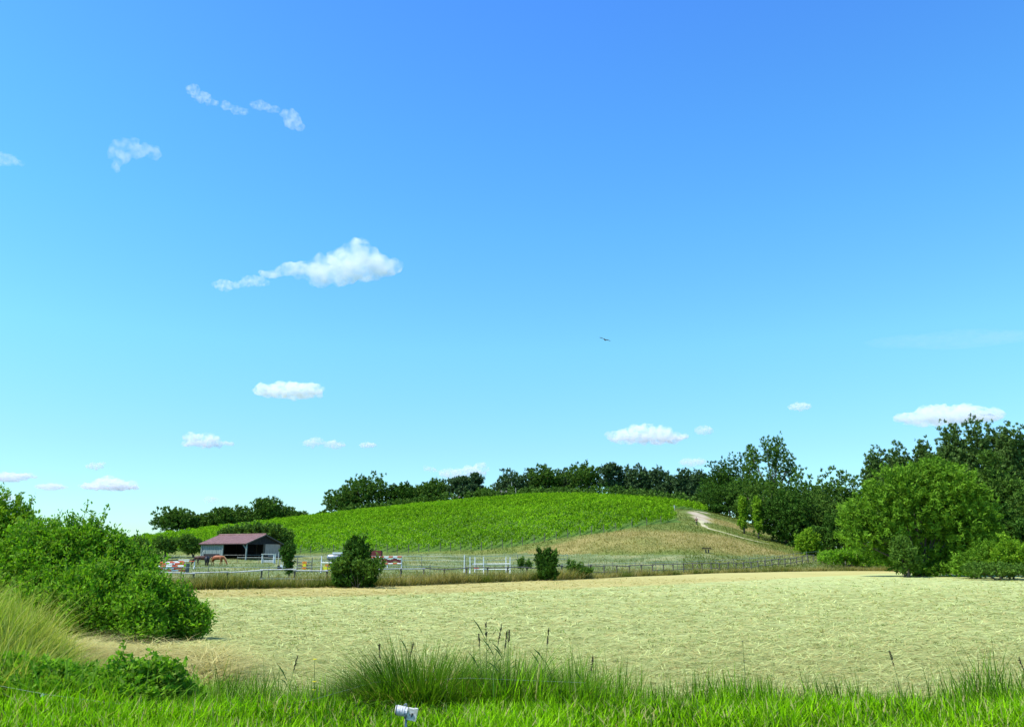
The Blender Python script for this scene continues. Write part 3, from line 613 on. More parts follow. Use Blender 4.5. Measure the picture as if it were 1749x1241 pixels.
# the two dark shrubs before the fence, lighter sprays on one, the sapling, small trees
lobed('shrub', 'biggest dark upright shrub growing through the paddock fence', 'shrub', [(605, 935, 7, 16), (597, 942, 6, 15), (618, 938, 7, 20), (611, 950, 12, 20), (590, 955, 8, 15), (626, 950, 7, 16), (582, 968, 8, 12), (632, 968, 12, 11), (600, 970, 16, 18), (618, 972, 16, 18), (590, 988, 20, 11), (625, 988, 16, 11), (576, 980, 9, 9), (642, 970, 8, 7), (608, 990, 22, 10)], 61.5, 'dark', 15000, .12, 'dark shrubs along the fence', long=2.2, trunks=4, r0=.04, inner=.3, spread=.1, updir=.6)
bpy.data.objects['shrub'].name  # keeps Blender's suffixes as they are
lobed('shrub', 'lighter leafy sprays at the front of the biggest fence shrub', 'shrub', [(572, 968, 8, 9), (640, 962, 14, 7), (592, 955, 7, 9), (634, 975, 10, 6), (612, 965, 9, 9)], 60.6, 'mid', 2000, .12, 'dark shrubs along the fence', trunks=2, r0=.02)
lobed('shrub', 'compact dark shrub before the middle of the fence', 'shrub', [(922, 948, 4, 10), (929, 952, 4, 10), (938, 948, 4, 10), (946, 950, 4, 11), (926, 962, 8, 12), (941, 962, 8, 12), (934, 972, 12, 10), (930, 980, 11, 7), (942, 978, 9, 7), (933, 944, 2, 5)], 78, 'dark', 8000, .12, 'dark shrubs along the fence', long=2.2, trunks=4, r0=.03, inner=.3, spread=.1, updir=.6)
lobed('shrub', 'sparse grey-green shrub next to the compact dark one', 'shrub', [(976, 966, 7, 7), (990, 970, 8, 5), (1006, 974, 8, 3), (985, 977, 14, 4)], 84, 'mid', 2600, .13, 'dark shrubs along the fence', trunks=2, r0=.03)
lobed('shrub', 'little dark weed bush at the fence between white jump and shrub', 'shrub', [(890, 962, 4, 7), (903, 963, 3, 5)], 84, 'mid', 900, .12, 'dark shrubs along the fence', trunks=2, r0=.02)
lobed('sapling', 'slender dark sapling rising in front of the barn end', 'tree', [(491, 945, 8, 10), (496, 935, 6, 8), (491, 960, 5, 9), (494, 971, 4, 6)], 73, 'dark', 3000, .12, trunks=1, r0=.04)
lobed('flat_crowned_tree', 'wide flat-crowned tree arching over the back of the barn', 'tree', [(400, 908, 24, 6), (430, 905, 26, 8), (460, 908, 26, 9), (482, 918, 18, 10), (490, 930, 11, 9), (440, 915, 30, 8)], 153, 'oak', 12000, .26, trunks=2, r0=.2, inner=.3)
lobed('orchard_tree', 'small low tree beside the barn wall', 'tree', [(318, 925, 15, 9), (334, 930, 11, 9), (326, 936, 14, 7)], 150, 'mid', 4500, .22, 'small orchard trees beside the barn', trunks=1, r0=.15)
lobed('orchard_tree', 'small low tree farther from the barn with open ground round it', 'tree', [(278, 928, 14, 9), (290, 934, 10, 8), (270, 935, 9, 7)], 150, 'mid', 4200, .22, 'small orchard trees beside the barn', trunks=1, r0=.15)
lobed('orchard_tree', 'scrubby tree half hidden by the big near bush', 'tree', [(238, 935, 14, 16), (252, 950, 16, 9), (262, 958, 10, 6)], 110, 'mid', 4200, .18, 'small orchard trees beside the barn', trunks=2, r0=.12)
lobed('bramble', 'low bright green bramble bank beside the raked straw', 'bramble', [(215, 1150, 16, 14), (240, 1142, 14, 12), (262, 1150, 16, 14), (285, 1148, 14, 12), (303, 1160, 12, 14), (270, 1122, 5, 10), (190, 1158, 18, 12), (160, 1160, 18, 10), (130, 1155, 18, 10), (100, 1150, 18, 12), (70, 1145, 18, 12), (210, 1128, 7, 8), (235, 1172, 60, 14), (120, 1172, 70, 12), (300, 1142, 8, 8)], 13.0, 'bush', 12000, .042, long=2.2, trunks=3, r0=.015, inner=.3, depth=1.2, spray=.16)
lobed('bramble', 'dark leafy bramble clump deep in the ditch corner', 'bramble', [(60, 1160, 40, 22), (20, 1150, 36, 22), (100, 1172, 30, 16), (320, 1180, 20, 14)], 13.2, 'bush', 7000, .05, long=1.8, trunks=3, r0=.02, inner=.3, depth=.7)
# the big bush on the near side of the field
B1 = [(60, 980, 70, 56), (130, 972, 50, 52), (175, 960, 40, 40), (110, 930, 40, 34), (150, 920, 28, 22), (200, 985, 40, 40), (225, 1010, 40, 40), (178, 1045, 44, 34, -1.2), (90, 1025, 60, 44, -1), (190, 930, 22, 18), (75, 922, 30, 26), (240, 975, 28, 26), (0, 995, 60, 60), (215, 950, 18, 18), (140, 1040, 40, 36, -1.4), (45, 915, 22, 20), (165, 1000, 40, 36, -1), (210, 1060, 30, 20, -1.4)]
B2 = [(262, 1022, 26, 26), (292, 1034, 22, 20), (318, 1046, 18, 16), (285, 1062, 30, 20), (240, 1050, 30, 28, -.8), (274, 1006, 14, 14), (338, 1070, 12, 10), (342, 1046, 9, 9), (320, 1066, 20, 16), (248, 1000, 16, 16, -.4), (302, 1020, 12, 10), (250, 1074, 26, 12, -1), (350, 1056, 8, 8), (226, 1030, 22, 22, -.6)]
B3 = [(10, 905, 34, 38), (30, 900, 24, 24), (-30, 890, 50, 50), (-60, 960, 70, 80), (20, 935, 40, 36), (-120, 980, 80, 80)]
lobed('bush', 'large leafy green bush filling the near corner of the field', 'bush', B1, 25.5, 'bush', 80000, .055, 'big near bushes', long=2.2, ncl=8000, spread=.1, trunks=5, inner=.22, spray=.24, twigs=34, r0=.06, depth=.8)
lobed('bush', 'low bulging bush end touching the mown hay', 'bush', B2, 24.6, 'bush', 42000, .055, 'big near bushes', long=2.2, ncl=3400, spread=.11, trunks=4, inner=.22, spray=.2, twigs=14, r0=.04, depth=.8)
lobed('bush', 'tallest yellowish bush crown cut by the photo edge', 'bush', B3, 27.5, 'bright', 40000, .06, 'big near bushes', long=2.2, ncl=3400, spread=.12, trunks=4, inner=.22, spray=.26, twigs=16, r0=.06, depth=.8)

# ------------------------------------------------------------------ vineyard: one object per row
dirv = np.array([math.sin(R(24)), math.cos(R(24))]); perp = np.array([dirv[1], -dirv[0]])
nrow = 0
for off in np.arange(-190, 60, 2.1):
    s = np.arange(60, 420, .5); line = perp * off; X = line[0] + dirv[0] * s; Yv = line[1] + dirv[1] * s
    k = in_vines(X, Yv)
    if k.sum() < 12: continue
    X, Yv = X[k], Yv[k]; L = len(X) * .5; n = int(L * 19)
    j = rng.integers(0, len(X), n); al = rng.uniform(0, .5, n); sd = rng.normal(0, .2, n)
    hx = X[j] + dirv[0] * al + perp[0] * sd; hy = Yv[j] + dirv[1] * al + perp[1] * sd
    vig = .85 + .25 * np.sin(X[j] * .9 + off) * np.sin(Yv[j] * 1.3)
    hz = Z(hx, hy) + (.35 + 1.45 * rng.random(n) ** .7) * vig
    root = empty('vine_row', (X[0], Yv[0], float(Z(X[0], Yv[0]))))
    tag(root, 'long row of leafy green grapevines running up the hill', 'vine row', 'vine rows on the hillside')
    org = np.array([X[0], Yv[0], float(Z(X[0], Yv[0]))])
    C = np.stack([hx, hy, hz], -1) - org
    d = rng.normal(0, 1, (n, 3)); d[:, 2] += 1.6; d /= np.linalg.norm(d, axis=1)[:, None]; a = np.cross(d, rng.normal(0, 1, (n, 3))); a /= np.linalg.norm(a, axis=1)[:, None]
    sz = rng.uniform(.2, .42, n)[:, None]
    v = np.stack([C - d * sz * .6 + a * sz * .42, C + d * sz * .9, C - d * sz * .4 - a * sz * .45], 1).reshape(-1, 3)
    np_mesh('foliage', v, np.arange(n * 3).reshape(-1, 3), M['vine'], root, tint=np.repeat(np.stack([np.clip(rng.random(n) * .75 + .3 * noise2(X[j], Yv[j], .11) + .12 * np.sin(off * 7), 0, 1), rng.random(n)], -1), 3, axis=0))
    b = (-dirv[0] * .6, -dirv[1] * .6)
    MB().tube([(b[0], b[1], -.2), (b[0], b[1], 1.55)], .07, 6).build('end_post', M['old_wood'], root)
    nrow += 1
print('rows', nrow)

# ------------------------------------------------------------------ barn
M['roofm'] = nmat('dull_pink_sheet_roof', (.20, .105, .085), (.28, .155, .13), 2, rough=.55, spec=.3)
M['board'] = nmat('grey_wall_boards', (.14, .18, .17), (.25, .29, .27), 3, stretch=(3, 3, .3), bump=.2)
M['brownboard'] = nmat('brown_wall_boards', (.34, .25, .20), (.52, .40, .33), 3, stretch=(3, 3, .3), bump=.2)
M['darkboard'] = nmat('near_black_boards', (.018, .016, .018), (.04, .035, .035), 3, stretch=(3, 3, .3))  # near-black tone for barn boards, bench and hut walls
bx, by = -55.5, 145.0
bz = float(Z(-48, 146)) - .05; phi = R(28)
barn = empty('barn', (bx, by, bz), -phi); tag(barn, 'open-fronted wooden barn with a dull pink sheet roof behind the horses', 'barn')
BL, BD, EH, RH = 11.0, 8.0, max(2.7, 4.27 - bz), 0
EH = 4.27 - bz; RH = 5.75 - bz
# roof: each slope made of separate sheets with raised seams; ridge cap
for sl in (0, 1):
    for i in range(11):
        mb = MB(); x0 = -.35 + i * (BL + .7) / 11; x1 = x0 + (BL + .7) / 11 - .03
        ya, yb_ = (-.5, BD / 2) if sl == 0 else (BD + .5, BD / 2)
        za = EH + .12 - .5 * (RH - EH) / (BD / 2)
        for xx0, xx1, dz in ((x0, x1, 0), (x0, x0 + .08, .05), (x0 + .5, x0 + .56, .04)):
            vs = [(xx0, ya, za + dz), (xx1, ya, za + dz), (xx1, yb_, RH + .1 + dz), (xx0, yb_, RH + .1 + dz), (xx0, ya, za - .05), (xx1, ya, za - .05), (xx1, yb_, RH + .05), (xx0, yb_, RH + .05)]
            mb.add(vs, [(0, 1, 2, 3), (7, 6, 5, 4), (0, 4, 5, 1), (1, 5, 6, 2), (2, 6, 7, 3), (3, 7, 4, 0)])
        mb.build('roof_sheet', M['roofm'], barn)
MB().tube([(-.35, BD / 2, RH + .13), (BL + .35, BD / 2, RH + .13)], .12, 6).build('ridge_cap', M['roofm'], barn)
MB().bar((-.3, -.42, EH - .12), (BL + .3, -.42, EH - .12), .06, .22).build('fascia', M['darkboard'], barn)  # near-black colour stands for the shadow under the eave
for x in (-.3, BL + .3):
    MB().bar((x, -.5, EH - .13), (x, BD / 2, RH - .02), .05, .2).bar((x, BD / 2, RH - .02), (x, BD + .5, EH - .13), .05, .2).build('bargeboard', M['old_wood'], barn)
for i in range(11):   # front boards over the closed bay
    w_ = .42; MB().box((.05 + w_ / 2 + i * .47, 0, (EH - .25) / 2), (w_, .04 + .02 * (i % 2), EH - .25)).build('wall_board', M['board'], barn)
MB().box((2.6, -.06, .55), (3.9, .05, .8)).build('kick_panel', M['darkboard'], barn)
for i in range(26): MB().box((.2 + i * .42, BD, EH / 2), (.4, .04, EH)).build('back_board', M['darkboard'], barn)
for i in range(18): MB().box((0, .25 + i * .44, EH / 2 + .1), (.04, .42, EH)).build('end_board', M['darkboard'], barn)
for i in range(8): MB().box((BL, BD - .25 - i * .46, .55 + (EH - .75) / 2), (.04 + .02 * (i % 2), .44, EH - .6)).build('wall_board', M['brownboard'], barn)
for i in range(18):   # gable triangle
    y0 = .1 + i * .44; hh = (RH - EH) * (1 - abs(y0 + .2 - BD / 2) / (BD / 2))
    if hh > .1: MB().box((BL - .05, y0 + .2, EH - .1 + hh / 2), (.04, .42, hh + .2)).build('gable_board', M['darkboard'], barn)
for (x, y) in ((.0, 0), (5.3, 0), (BL, 0), (BL, 4), (BL, BD), (0, BD), (5.3, BD)):
    MB().box((x + .0, y - .05 if y == 0 else y, EH / 2 - .1), (.2, .2, EH)).build('post', M['board'] if y == 0 else M['old_wood'], barn)
MB().bar((BL - .05, -.05, EH - 1.0), (BL - .85, -.05, EH - .25), .14, .14).build('brace', M['board'], barn)
MB().bar((5.4, .1, .75), (BL - .1, .1, .75), .07, .09).bar((BL, .1, .75), (BL, 4, .75), .07, .09).build('gate_rail', M['greyrail'], barn)
MB().bar((.8, -.1, 1.6), (.3, -.9, 0), .08, .05).build('leaning_plank', M['white'], barn)

# ------------------------------------------------------------------ fences
def rail_fence(pts, gap, h, label, mats, name='rail_fence', two=True, jitter=.06):
    root = empty(name, (pts[0][0], pts[0][1], float(Z(*pts[0])))); tag(root, label, 'fence'); o = np.array(root.location)
    P_ = []; 
    for a, b in zip(pts[:-1], pts[1:]):
        L = math.dist(a, b); n = max(1, round(L / gap))
        for i in range(n): P_.append((a[0] + (b[0] - a[0]) * i / n, a[1] + (b[1] - a[1]) * i / n))
    P_.append(pts[-1]); Q = []
    for x, y in P_:
        z = float(Z(x, y)); hh = h + random.uniform(-.12, .1); lx = random.uniform(-jitter, jitter)
        MB().tube([(x - o[0], y - o[1], z - o[2] - .3), (x - o[0] + lx, y - o[1], z - o[2] + hh)], .075, 7).build('post', mats[0], root); Q.append((x - o[0] + lx * .9, y - o[1] - .09, z - o[2] + hh))
    for i, (a, b) in enumerate(zip(Q[:-1], Q[1:])):
        m = mats[1](i) if callable(mats[1]) else mats[1]; dz = -.1 + .05 * (i % 2); e = .12
        MB().tube([(a[0] - e, a[1] - .03 * (i % 2), a[2] + dz), (b[0] + e, b[1] - .03 * (i % 2), b[2] + dz + random.uniform(-.05, .05))], .05, 6).build('rail', m, root)
        if two and random.random() < .85: MB().tube([(a[0] - e, a[1], a[2] - .68 + dz), (b[0] + e, b[1], b[2] - .68 + dz)], .045, 6).build('rail', m, root)
    return root
def gp(px, Y): return (U(px, 960) * Y, Y)
random.seed(3)
rail_fence([gp(150, 61), gp(560, 65), gp(760, 74), gp(960, 84), gp(1390, 140)], 2.65, 1.25, 'long post and rail fence between the hay field and the horse paddock', (M['old_wood'], lambda i: M['rail'] if i < 11 else M['greyrail']))
def tape_fence(pts, gap, h, label, tapes, postmat, pr=.035, tw=.05, name='tape_fence', post_extra=.1):
    root = empty(name, (pts[0][0], pts[0][1], float(Z(*pts[0])))); tag(root, label, 'fence'); o = np.array(root.location); Q = []
    for a, b in zip(pts[:-1], pts[1:]):
        n = max(1, round(math.dist(a, b) / gap))
        for i in range(n): Q.append((a[0] + (b[0] - a[0]) * i / n, a[1] + (b[1] - a[1]) * i / n))
    Q.append(pts[-1]); K = []
    for x, y in Q:
        z = float(Z(x, y)); K.append((x - o[0], y - o[1], z - o[2])); MB().tube([(x - o[0], y - o[1], z - o[2] - .2), (x - o[0], y - o[1], z - o[2] + h + post_extra)], pr, 6).build('post', postmat, root)
    for t in tapes:
        for a, b in zip(K[:-1], K[1:]): MB().bar((a[0], a[1] - .05, a[2] + t), (b[0], b[1] - .05, b[2] + t), .012, tw).build('tape', M['tape'], root)
    return root
tape_fence([gp(140, 74), gp(560, 79), gp(960, 92), gp(1120, 108), gp(1400, 146)], 5.2, 1.25, 'white tape fence just behind the wooden rail fence', (1.2,), M['greyrail'], tw=.04)
tape_fence([gp(500, 112), gp(549, 112), gp(720, 114), gp(795, 114), gp(970, 118)], 9, 1.65, 'back tape fence of the paddock below the vines', (1.05, 1.6), M['greyrail'], pr=.035, tw=.045)
tape_fence([gp(405, 128), gp(480, 124)], 5, 1.0, 'short tape line in front of the open barn', (.9,), M['greyrail'], tw=.05)

# ------------------------------------------------------------------ paddock things
def at_px(px, Y): x = U(px, 960) * Y; return Vector((x, Y, float(Z(x, Y))))
def pole(root, a, b, r=.055, cols=('red', 'white'), seg=5, name='pole'):
    a = Vector(a); b = Vector(b)
    p = MB().tube([a, b], r * .98, 8).build(name, M[cols[1]], root)
    for i in range(0, seg, 2): MB().tube([a.lerp(b, i / seg), a.lerp(b, (i + 1) / seg)], r * 1.04, 8).build('stripe', M[cols[0]], p)
    return p
def stand(root, x, h, y=0, w=.5):
    s = MB().box((x, y, h / 2), (.11, .11, h)).box((x, y, .06), (.12, w, .1)).box((x, y - w * .3, .22), (.06, .06, .36), rx=-.6).box((x, y + w * .3, .22), (.06, .06, .36), rx=.6)
    return s.build('standard', M['white'], root)
def k_(px, Y): return px / PXM * Y
# white jump in the middle
g = 'show jumps in the paddock'
j = empty('show_jump', at_px(836, 98)); tag(j, 'all-white show jump with tall paired uprights and two pale poles', 'jump', g)
for px in (803, 811, 826, 864, 871): stand(j, k_(px - 836, 98), 1.95, y=.25 if px in (811, 864) else -.2)
MB().tube([(k_(-30, 98), -.1, 1.12), (k_(36, 98), -.1, 1.15)], .05, 8).build('pole', M['white'], j)
MB().tube([(k_(-26, 98), -.1, .5), (k_(34, 98), -.1, .5)], .05, 8).build('pole', M['white'], j)
MB().tube([(k_(-26, 98), -.1, .62), (k_(-18, 98), -.1, .62)], .05, 8).build('pole', M['red'], j)
j = empty('jump_upright', at_px(793, 98)); tag(j, 'single tall white upright with foot next to the white jump', 'jump upright'); stand(j, 0, 2.15)
# jump with red and white planks
j = empty('show_jump', at_px(662, 112)); tag(j, 'dark red and white plank jump right of the biggest shrub', 'jump', g)
for px in (636, 662, 686): stand(j, k_(px - 662, 112), 1.55)
for z, cs in ((1.45, ('red', 'white')), (.55, ('white', 'red'))): pole(j, (k_(-28, 112), -.12, z), (k_(24, 112), -.12, z + .05), cols=cs, seg=7, r=.08)
M['darkred'] = nmat('dark_red_paint', (.16, .03, .03), (.22, .05, .045), 5)
mb = MB()
for i in range(10):
    x0 = k_(-10 + i * 3.3, 112); mb.box((x0 + .12, -.12, 1.0 + .12 * math.sin(i * 1.2)), (k_(3.2, 112), .05, .42))
mb.build('wave_plank', M['darkred'], j)
mb = MB()
for i in range(10):
    x0 = k_(-10 + i * 3.3, 112); mb.box((x0 + .12, -.14, 1.28 + .1 * math.sin(i * 1.2 + .5)), (k_(3.2, 112), .06, .13))
mb.build('wave_trim', M['white'], j)
# dark red trailer behind it
j = empty('horse_trailer', at_px(640, 132)); tag(j, 'dark red box trailer peeping out beside the biggest shrub', 'trailer')
MB().box((0, 0, 1.15), (2.2, 1.6, 1.4)).box((0, 0, 1.9), (2.0, 1.5, .16)).build('body', M['darkred'], j)
for x in (-.5, .5): MB().tube([(x, -.85, .32), (x, -.72, .32)], .32, 12).build('wheel', M['black'], j)
MB().bar((1.1, 0, .5), (1.9, 0, .45), .1, .08).build('drawbar', M['steel'], j)
# silver tank trailer with white board
tk = empty('water_trailer', at_px(574, 126)); tag(tk, 'silver rounded water tank trailer behind the biggest shrub, white board on top', 'trailer')
MB().tube([(-1.72, 0, 1.35), (-1.6, 0, 1.35), (-1.3, 0, 1.35), (1.3, 0, 1.35), (1.6, 0, 1.35), (1.7, 0, 1.35)], [.15, .42, .58, .58, .42, .15], 18).build('tank', M['steel'], tk, smooth=True)
MB().box((0, 0, .7), (3.2, 1.0, .12)).build('chassis', M['black'], tk)
MB().box((.2, 0, 2.14), (1.7, .9, .36)).build('top_board', M['white'], tk)
MB().box((0, 0, 1.95), (.3, .3, .15)).build('hatch', M['steel'], tk)
for x in (-.5, .5): MB().tube([(x, -.75, .38), (x, -.55, .38)], .38, 14).build('wheel', M['black'], tk)
tk.scale = (.85, .8, .8)
# yellow jump
j = empty('show_jump', at_px(560, 98)); tag(j, 'jump with bright yellow filler panel and orange top, left of the biggest shrub', 'jump', g)
stand(j, k_(-11, 98), 2.0); stand(j, k_(18, 98), 1.5)
MB().tube([(k_(-11, 98), -.1, 1.2), (k_(16, 98), -.1, 1.2)], .06, 8).build('pole', M['white'], j)
MB().add([(k_(a, 98), s, z) for s in (-.14, -.02) for a, z in ((-8, .75), (-5, .3), (6, .25), (9, .7), (6, .88), (2, .62), (0, .6), (-3, .8))],
         [tuple(range(8)), tuple(range(15, 7, -1))] + [(i, i + 8, (i + 1) % 8 + 8, (i + 1) % 8) for i in range(8)]) if False else None
mb = MB(); prof = [(-8, .75), (-5, .25), (6, .2), (9, .7), (6, .92), (2, .7), (-2, .7), (-5, .92)]
mb.add([(k_(a, 98), s, z) for s in (-.14, -.02) for a, z in prof], [tuple(range(8)), tuple(range(15, 7, -1))] + [(i, i + 8, (i + 1) % 8 + 8, (i + 1) % 8) for i in range(8)])
mb.build('filler_panel', M['yellow'], j); MB().box((0, -.08, .88), (.55, .08, .3)).build('crest_panel', M['orange'], j)
# orange striped jump
j = empty('show_jump', at_px(521, 100)); tag(j, 'jump with stacked orange and brown discs between grey uprights', 'jump', g)
for px in (-13, 12): MB().box((k_(px, 100), 0, .85), (.08, .1, 1.7)).box((k_(px, 100), 0, .05), (.1, .7, .1)).bar((k_(px, 100), -.3, .1), (k_(px, 100), 0, .8), .05, .05).build('standard', M['greyrail'], j)
for z in (.45, .8, 1.15): pole(j, (k_(-12, 100), -.1, z), (k_(11, 100), -.1, z), cols=('greyrail', 'orange'), seg=3, r=.06)
for z, r_ in ((.55, .26), (1.02, .26)): MB().tube([(0, -.2, z), (0, -.12, z)], r_, 12).build('disc', M['orange'], j)
for z in (.78,): MB().tube([(0, -.21, z), (0, -.13, z)], .2, 12).build('disc', M['yellow'], j)
# red/white poles by the big bush
j = empty('pole_rack', at_px(298, 96)); tag(j, 'rack of orange-red and white striped poles next to the big near bush', 'pole rack')
for x in (-1.9, 0, 1.6): MB().box((x, 0, .55), (.1, .9, 1.1)).build('rack_frame', M['greyrail'], j)
for i, (z, y) in enumerate(((.25, -.4), (.5, -.45), (.75, -.5), (1.0, -.3), (1.18, .1))): pole(j, (-2.5 + .2 * i, y, z), (1.55 - .1 * i, y, z + .05), cols=('red', 'white') if i != 2 else ('white', 'red'), seg=3 if i % 2 else 5, r=.085)
j = empty('show_jump', at_px(312, 108)); tag(j, 'low jump of red, white and black poles behind the pole rack', 'jump', g)
for x in (-2, 1.6): stand(j, x, 1.2)
pole(j, (-2, -.1, .95), (1.6, -.1, 1.0), cols=('red', 'white')); pole(j, (-2, -.1, 1.15), (2.4, -.1, 1.2), cols=('black', 'white'), seg=3)
# pale timber stack, jump wings, black and white block by the barn end
j = empty('feed_rack', at_px(458, 128)); tag(j, 'pale wooden feed rack with dark opening at the barn corner', 'feed rack')
MB().box((-.9, 0, .7), (.12, .8, 1.4)).box((.9, 0, .7), (.12, .8, 1.4)).build('side', M['white'], j); MB().box((0, 0, 1.38), (2.1, .9, .12)).build('top', M['rail'], j)
MB().box((0, 0, .3), (1.7, .7, .4)).build('trough', M['rail'], j); MB().box((-.35, -.36, .95), (.75, .05, .55)).build('opening', M['black'], j)  # solid black panel stands for the shade inside the rack
for i, px in enumerate((470, 475, 480, 484)):
    j = empty('stake', at_px(px, 122)); tag(j, ['thin pale stake closest to the feed rack', 'slightly taller pale stake, second from the feed rack', 'thin pale stake, third from the feed rack', 'pale stake nearest the sapling, farthest from the feed rack'][i], 'stake', 'pale stakes beside the feed rack')
    MB().box((0, 0, .7 + .1 * (i % 2)), (.09, .09, 1.6 + .2 * (i % 2))).build('shaft', M['rail'], j); MB().box((0, 0, 1.62 + .2 * (i % 2)), (.05, .05, .1)).build('tip', M['white'], j)
j = empty('jump_block', at_px(482, 104)); tag(j, 'black and white jump block right by the sapling', 'jump block')
MB().box((0, 0, .35), (1.0, .5, .5)).build('block', M['black'], j); MB().box((.05, -.26, .5), (.45, .04, .28), ry=.6).build('flash', M['white'], j); MB().box((0, 0, .07), (1.1, .55, .12)).build('foot', M['steel'], j)

# ------------------------------------------------------------------ animals and people (skin bodies)
def skinned(name, verts, edges, radii, mat, parent, sub=2, root_i=0):
    me = bpy.data.meshes.new(name); me.from_pydata(verts, edges, []); me.update(); me.materials.append(mat)
    o = link(bpy.data.objects.new(name, me), parent)
    sk = o.modifiers.new('skin', 'SKIN'); sk.use_smooth_shade = True
    for i, r in enumerate(radii):
        v = me.skin_vertices[0].data[i]; v.radius = r if isinstance(r, tuple) else (r, r); v.use_root = (i == root_i)
    m = o.modifiers.new('sub', 'SUBSURF'); m.levels = sub; m.render_levels = sub
    return o
def horse(loc, rz, coat, mane, label, graze=True, s=1.0):
    root = empty('horse', loc, rz); root.scale = (s, s, s); tag(root, label, 'horse', 'horses grazing by the barn')
    V_ = [(0, 0, 1.15), (.45, 0, 1.18), (.75, 0, 1.2), (-.45, 0, 1.2), (-.75, 0, 1.22)]           # trunk, nose towards +x
    E_ = [(0, 1), (1, 2), (0, 3), (3, 4)]; R_ = [(.30, .33), (.29, .33), (.22, .27), (.29, .31), (.2, .24)]
    if graze: nk = [(1.0, 0, 1.15), (1.25, 0, .85), (1.42, 0, .52), (1.5, 0, .38), (1.6, 0, .12)]
    else: nk = [(.98, 0, 1.42), (1.15, 0, 1.72), (1.25, 0, 1.9), (1.42, 0, 1.8), (1.68, 0, 1.58)]
    b = len(V_); V_ += nk; E_ += [(2, b), (b, b + 1), (b + 1, b + 2), (b + 2, b + 3), (b + 3, b + 4)]; R_ += [(.15, .21), (.1, .16), (.09, .12), (.1, .12), (.06, .065)]
    for sx in (-1, 1):
        f = len(V_); V_ += [(.62, .16 * sx, .85), (.64, .16 * sx, .55), (.6 + .06 * sx, .16 * sx, .28), (.63 + .06 * sx, .16 * sx, .05)]; E_ += [(1, f), (f, f + 1), (f + 1, f + 2), (f + 2, f + 3)]; R_ += [(.12, .13), .065, .045, .06]
        f = len(V_); V_ += [(-.62, .17 * sx, .88), (-.75, .17 * sx, .55), (-.7 + .07 * sx, .17 * sx, .3), (-.66 + .07 * sx, .17 * sx, .05)]; E_ += [(3, f), (f, f + 1), (f + 1, f + 2), (f + 2, f + 3)]; R_ += [(.15, .17), .075, .05, .06]
    skinned('body', V_, E_, R_, coat, root)
    skinned('tail', [(-.92, 0, 1.25), (-1.05, 0, 1.0), (-1.06, 0, .65), (-1.02, 0, .4)], [(0, 1), (1, 2), (2, 3)], [.05, .08, .08, .03], mane, root)
    top = [Vector((.75, 0, 1.42))] + [Vector(p) + Vector((.07 if graze else -.1, 0, .12)) for p in nk[:3]]
    skinned('mane', [tuple(p) for p in top], [(0, 1), (1, 2), (2, 3)], [.05, .07, .07, .05], mane, root)
    hd = Vector(nk[2])
    for sx in (-1, 1): MB().tube([hd + Vector((0, .07 * sx, .08)), hd + Vector((-.02, .1 * sx, .25))], [.04, .008], 5).build('ear', coat, root)
    return root
M['chestnut'] = nmat('chestnut_coat', (.26, .075, .025), (.36, .12, .04), 4, rough=.5)
M['bay'] = nmat('dark_bay_coat', (.05, .02, .012), (.09, .035, .02), 4, rough=.5)
M['blackcoat'] = nmat('black_coat', (.012, .011, .012), (.025, .022, .022), 4, rough=.45)
M['flaxen'] = nmat('flaxen_mane', (.5, .34, .14), (.6, .42, .2), 12)
horse(at_px(371, 120), R(-8), M['chestnut'], M['flaxen'], 'chestnut horse with pale mane grazing before the grey barn wall', s=1.0)
horse(at_px(345, 121), R(188), M['bay'], M['blackcoat'], 'dark brown horse, hindmost from the barn, with its rump to the black one', s=.95)
horse(at_px(353.5, 119), R(105), M['blackcoat'], M['blackcoat'], 'black horse seen end-on between brown and chestnut horses', s=.95)
def person(loc, rz, label, top, legs, step=.12):
    root = empty('person', loc, rz); tag(root, label, 'person')
    M['skin'] = M.get('skin') or nmat('skin', (.45, .28, .2), (.5, .32, .24), 8)
    V_ = [(0, 0, .95), (0, 0, 1.15), (0, 0, 1.38), (0, 0, 1.5), (0, .02, 1.62), (0, .02, 1.7)]; E_ = [(i, i + 1) for i in range(5)]; R_ = [(.15, .11), (.14, .1), (.17, .1), .055, (.085, .1), (.07, .085)]
    for s in (-1, 1):
        b = len(V_); V_ += [(.1 * s, 0, .85), (.1 * s, step * s, .48), (.1 * s, step * 1.4 * s - .03, .08), (.1 * s, step * 1.4 * s + .12, .04)]; E_ += [(0, b), (b, b + 1), (b + 1, b + 2), (b + 2, b + 3)]; R_ += [.09, .06, .045, .04]
        b = len(V_); V_ += [(.2 * s, 0, 1.4), (.25 * s, -.04 * s, 1.12), (.25 * s, .08 - .04 * s, .88)]; E_ += [(2, b), (b, b + 1), (b + 1, b + 2)]; R_ += [.055, .042, .032]
    skinned('body', V_, E_, R_, M['skin'], root)
    skinned('jacket', [(0, 0, .98), (0, 0, 1.18), (0, 0, 1.4), (.2, 0, 1.4), (.255, -.04, 1.12), (-.2, 0, 1.4), (-.255, .04, 1.12)], [(0, 1), (1, 2), (2, 3), (3, 4), (2, 5), (5, 6)], [(.18, .135), (.17, .13), (.19, .125), .075, .06, .075, .06], top, root)
    skinned('trousers', [(0, 0, .95), (.1, 0, .83), (.1, step, .48), (.1, step * 1.4 - .03, .12), (-.1, 0, .83), (-.1, -step, .48), (-.1, -step * 1.4 - .03, .12)], [(0, 1), (1, 2), (2, 3), (0, 4), (4, 5), (5, 6)], [(.16, .12), .11, .075, .06, .11, .075, .06], legs, root)
    MB().tube([(0, -.02, 1.64), (0, -.02, 1.72), (0, 0, 1.79)], [.11, .105, .04], 10).build('hair', M['blackcoat'], root, smooth=True)
    return root
h = hit(1190, 897)
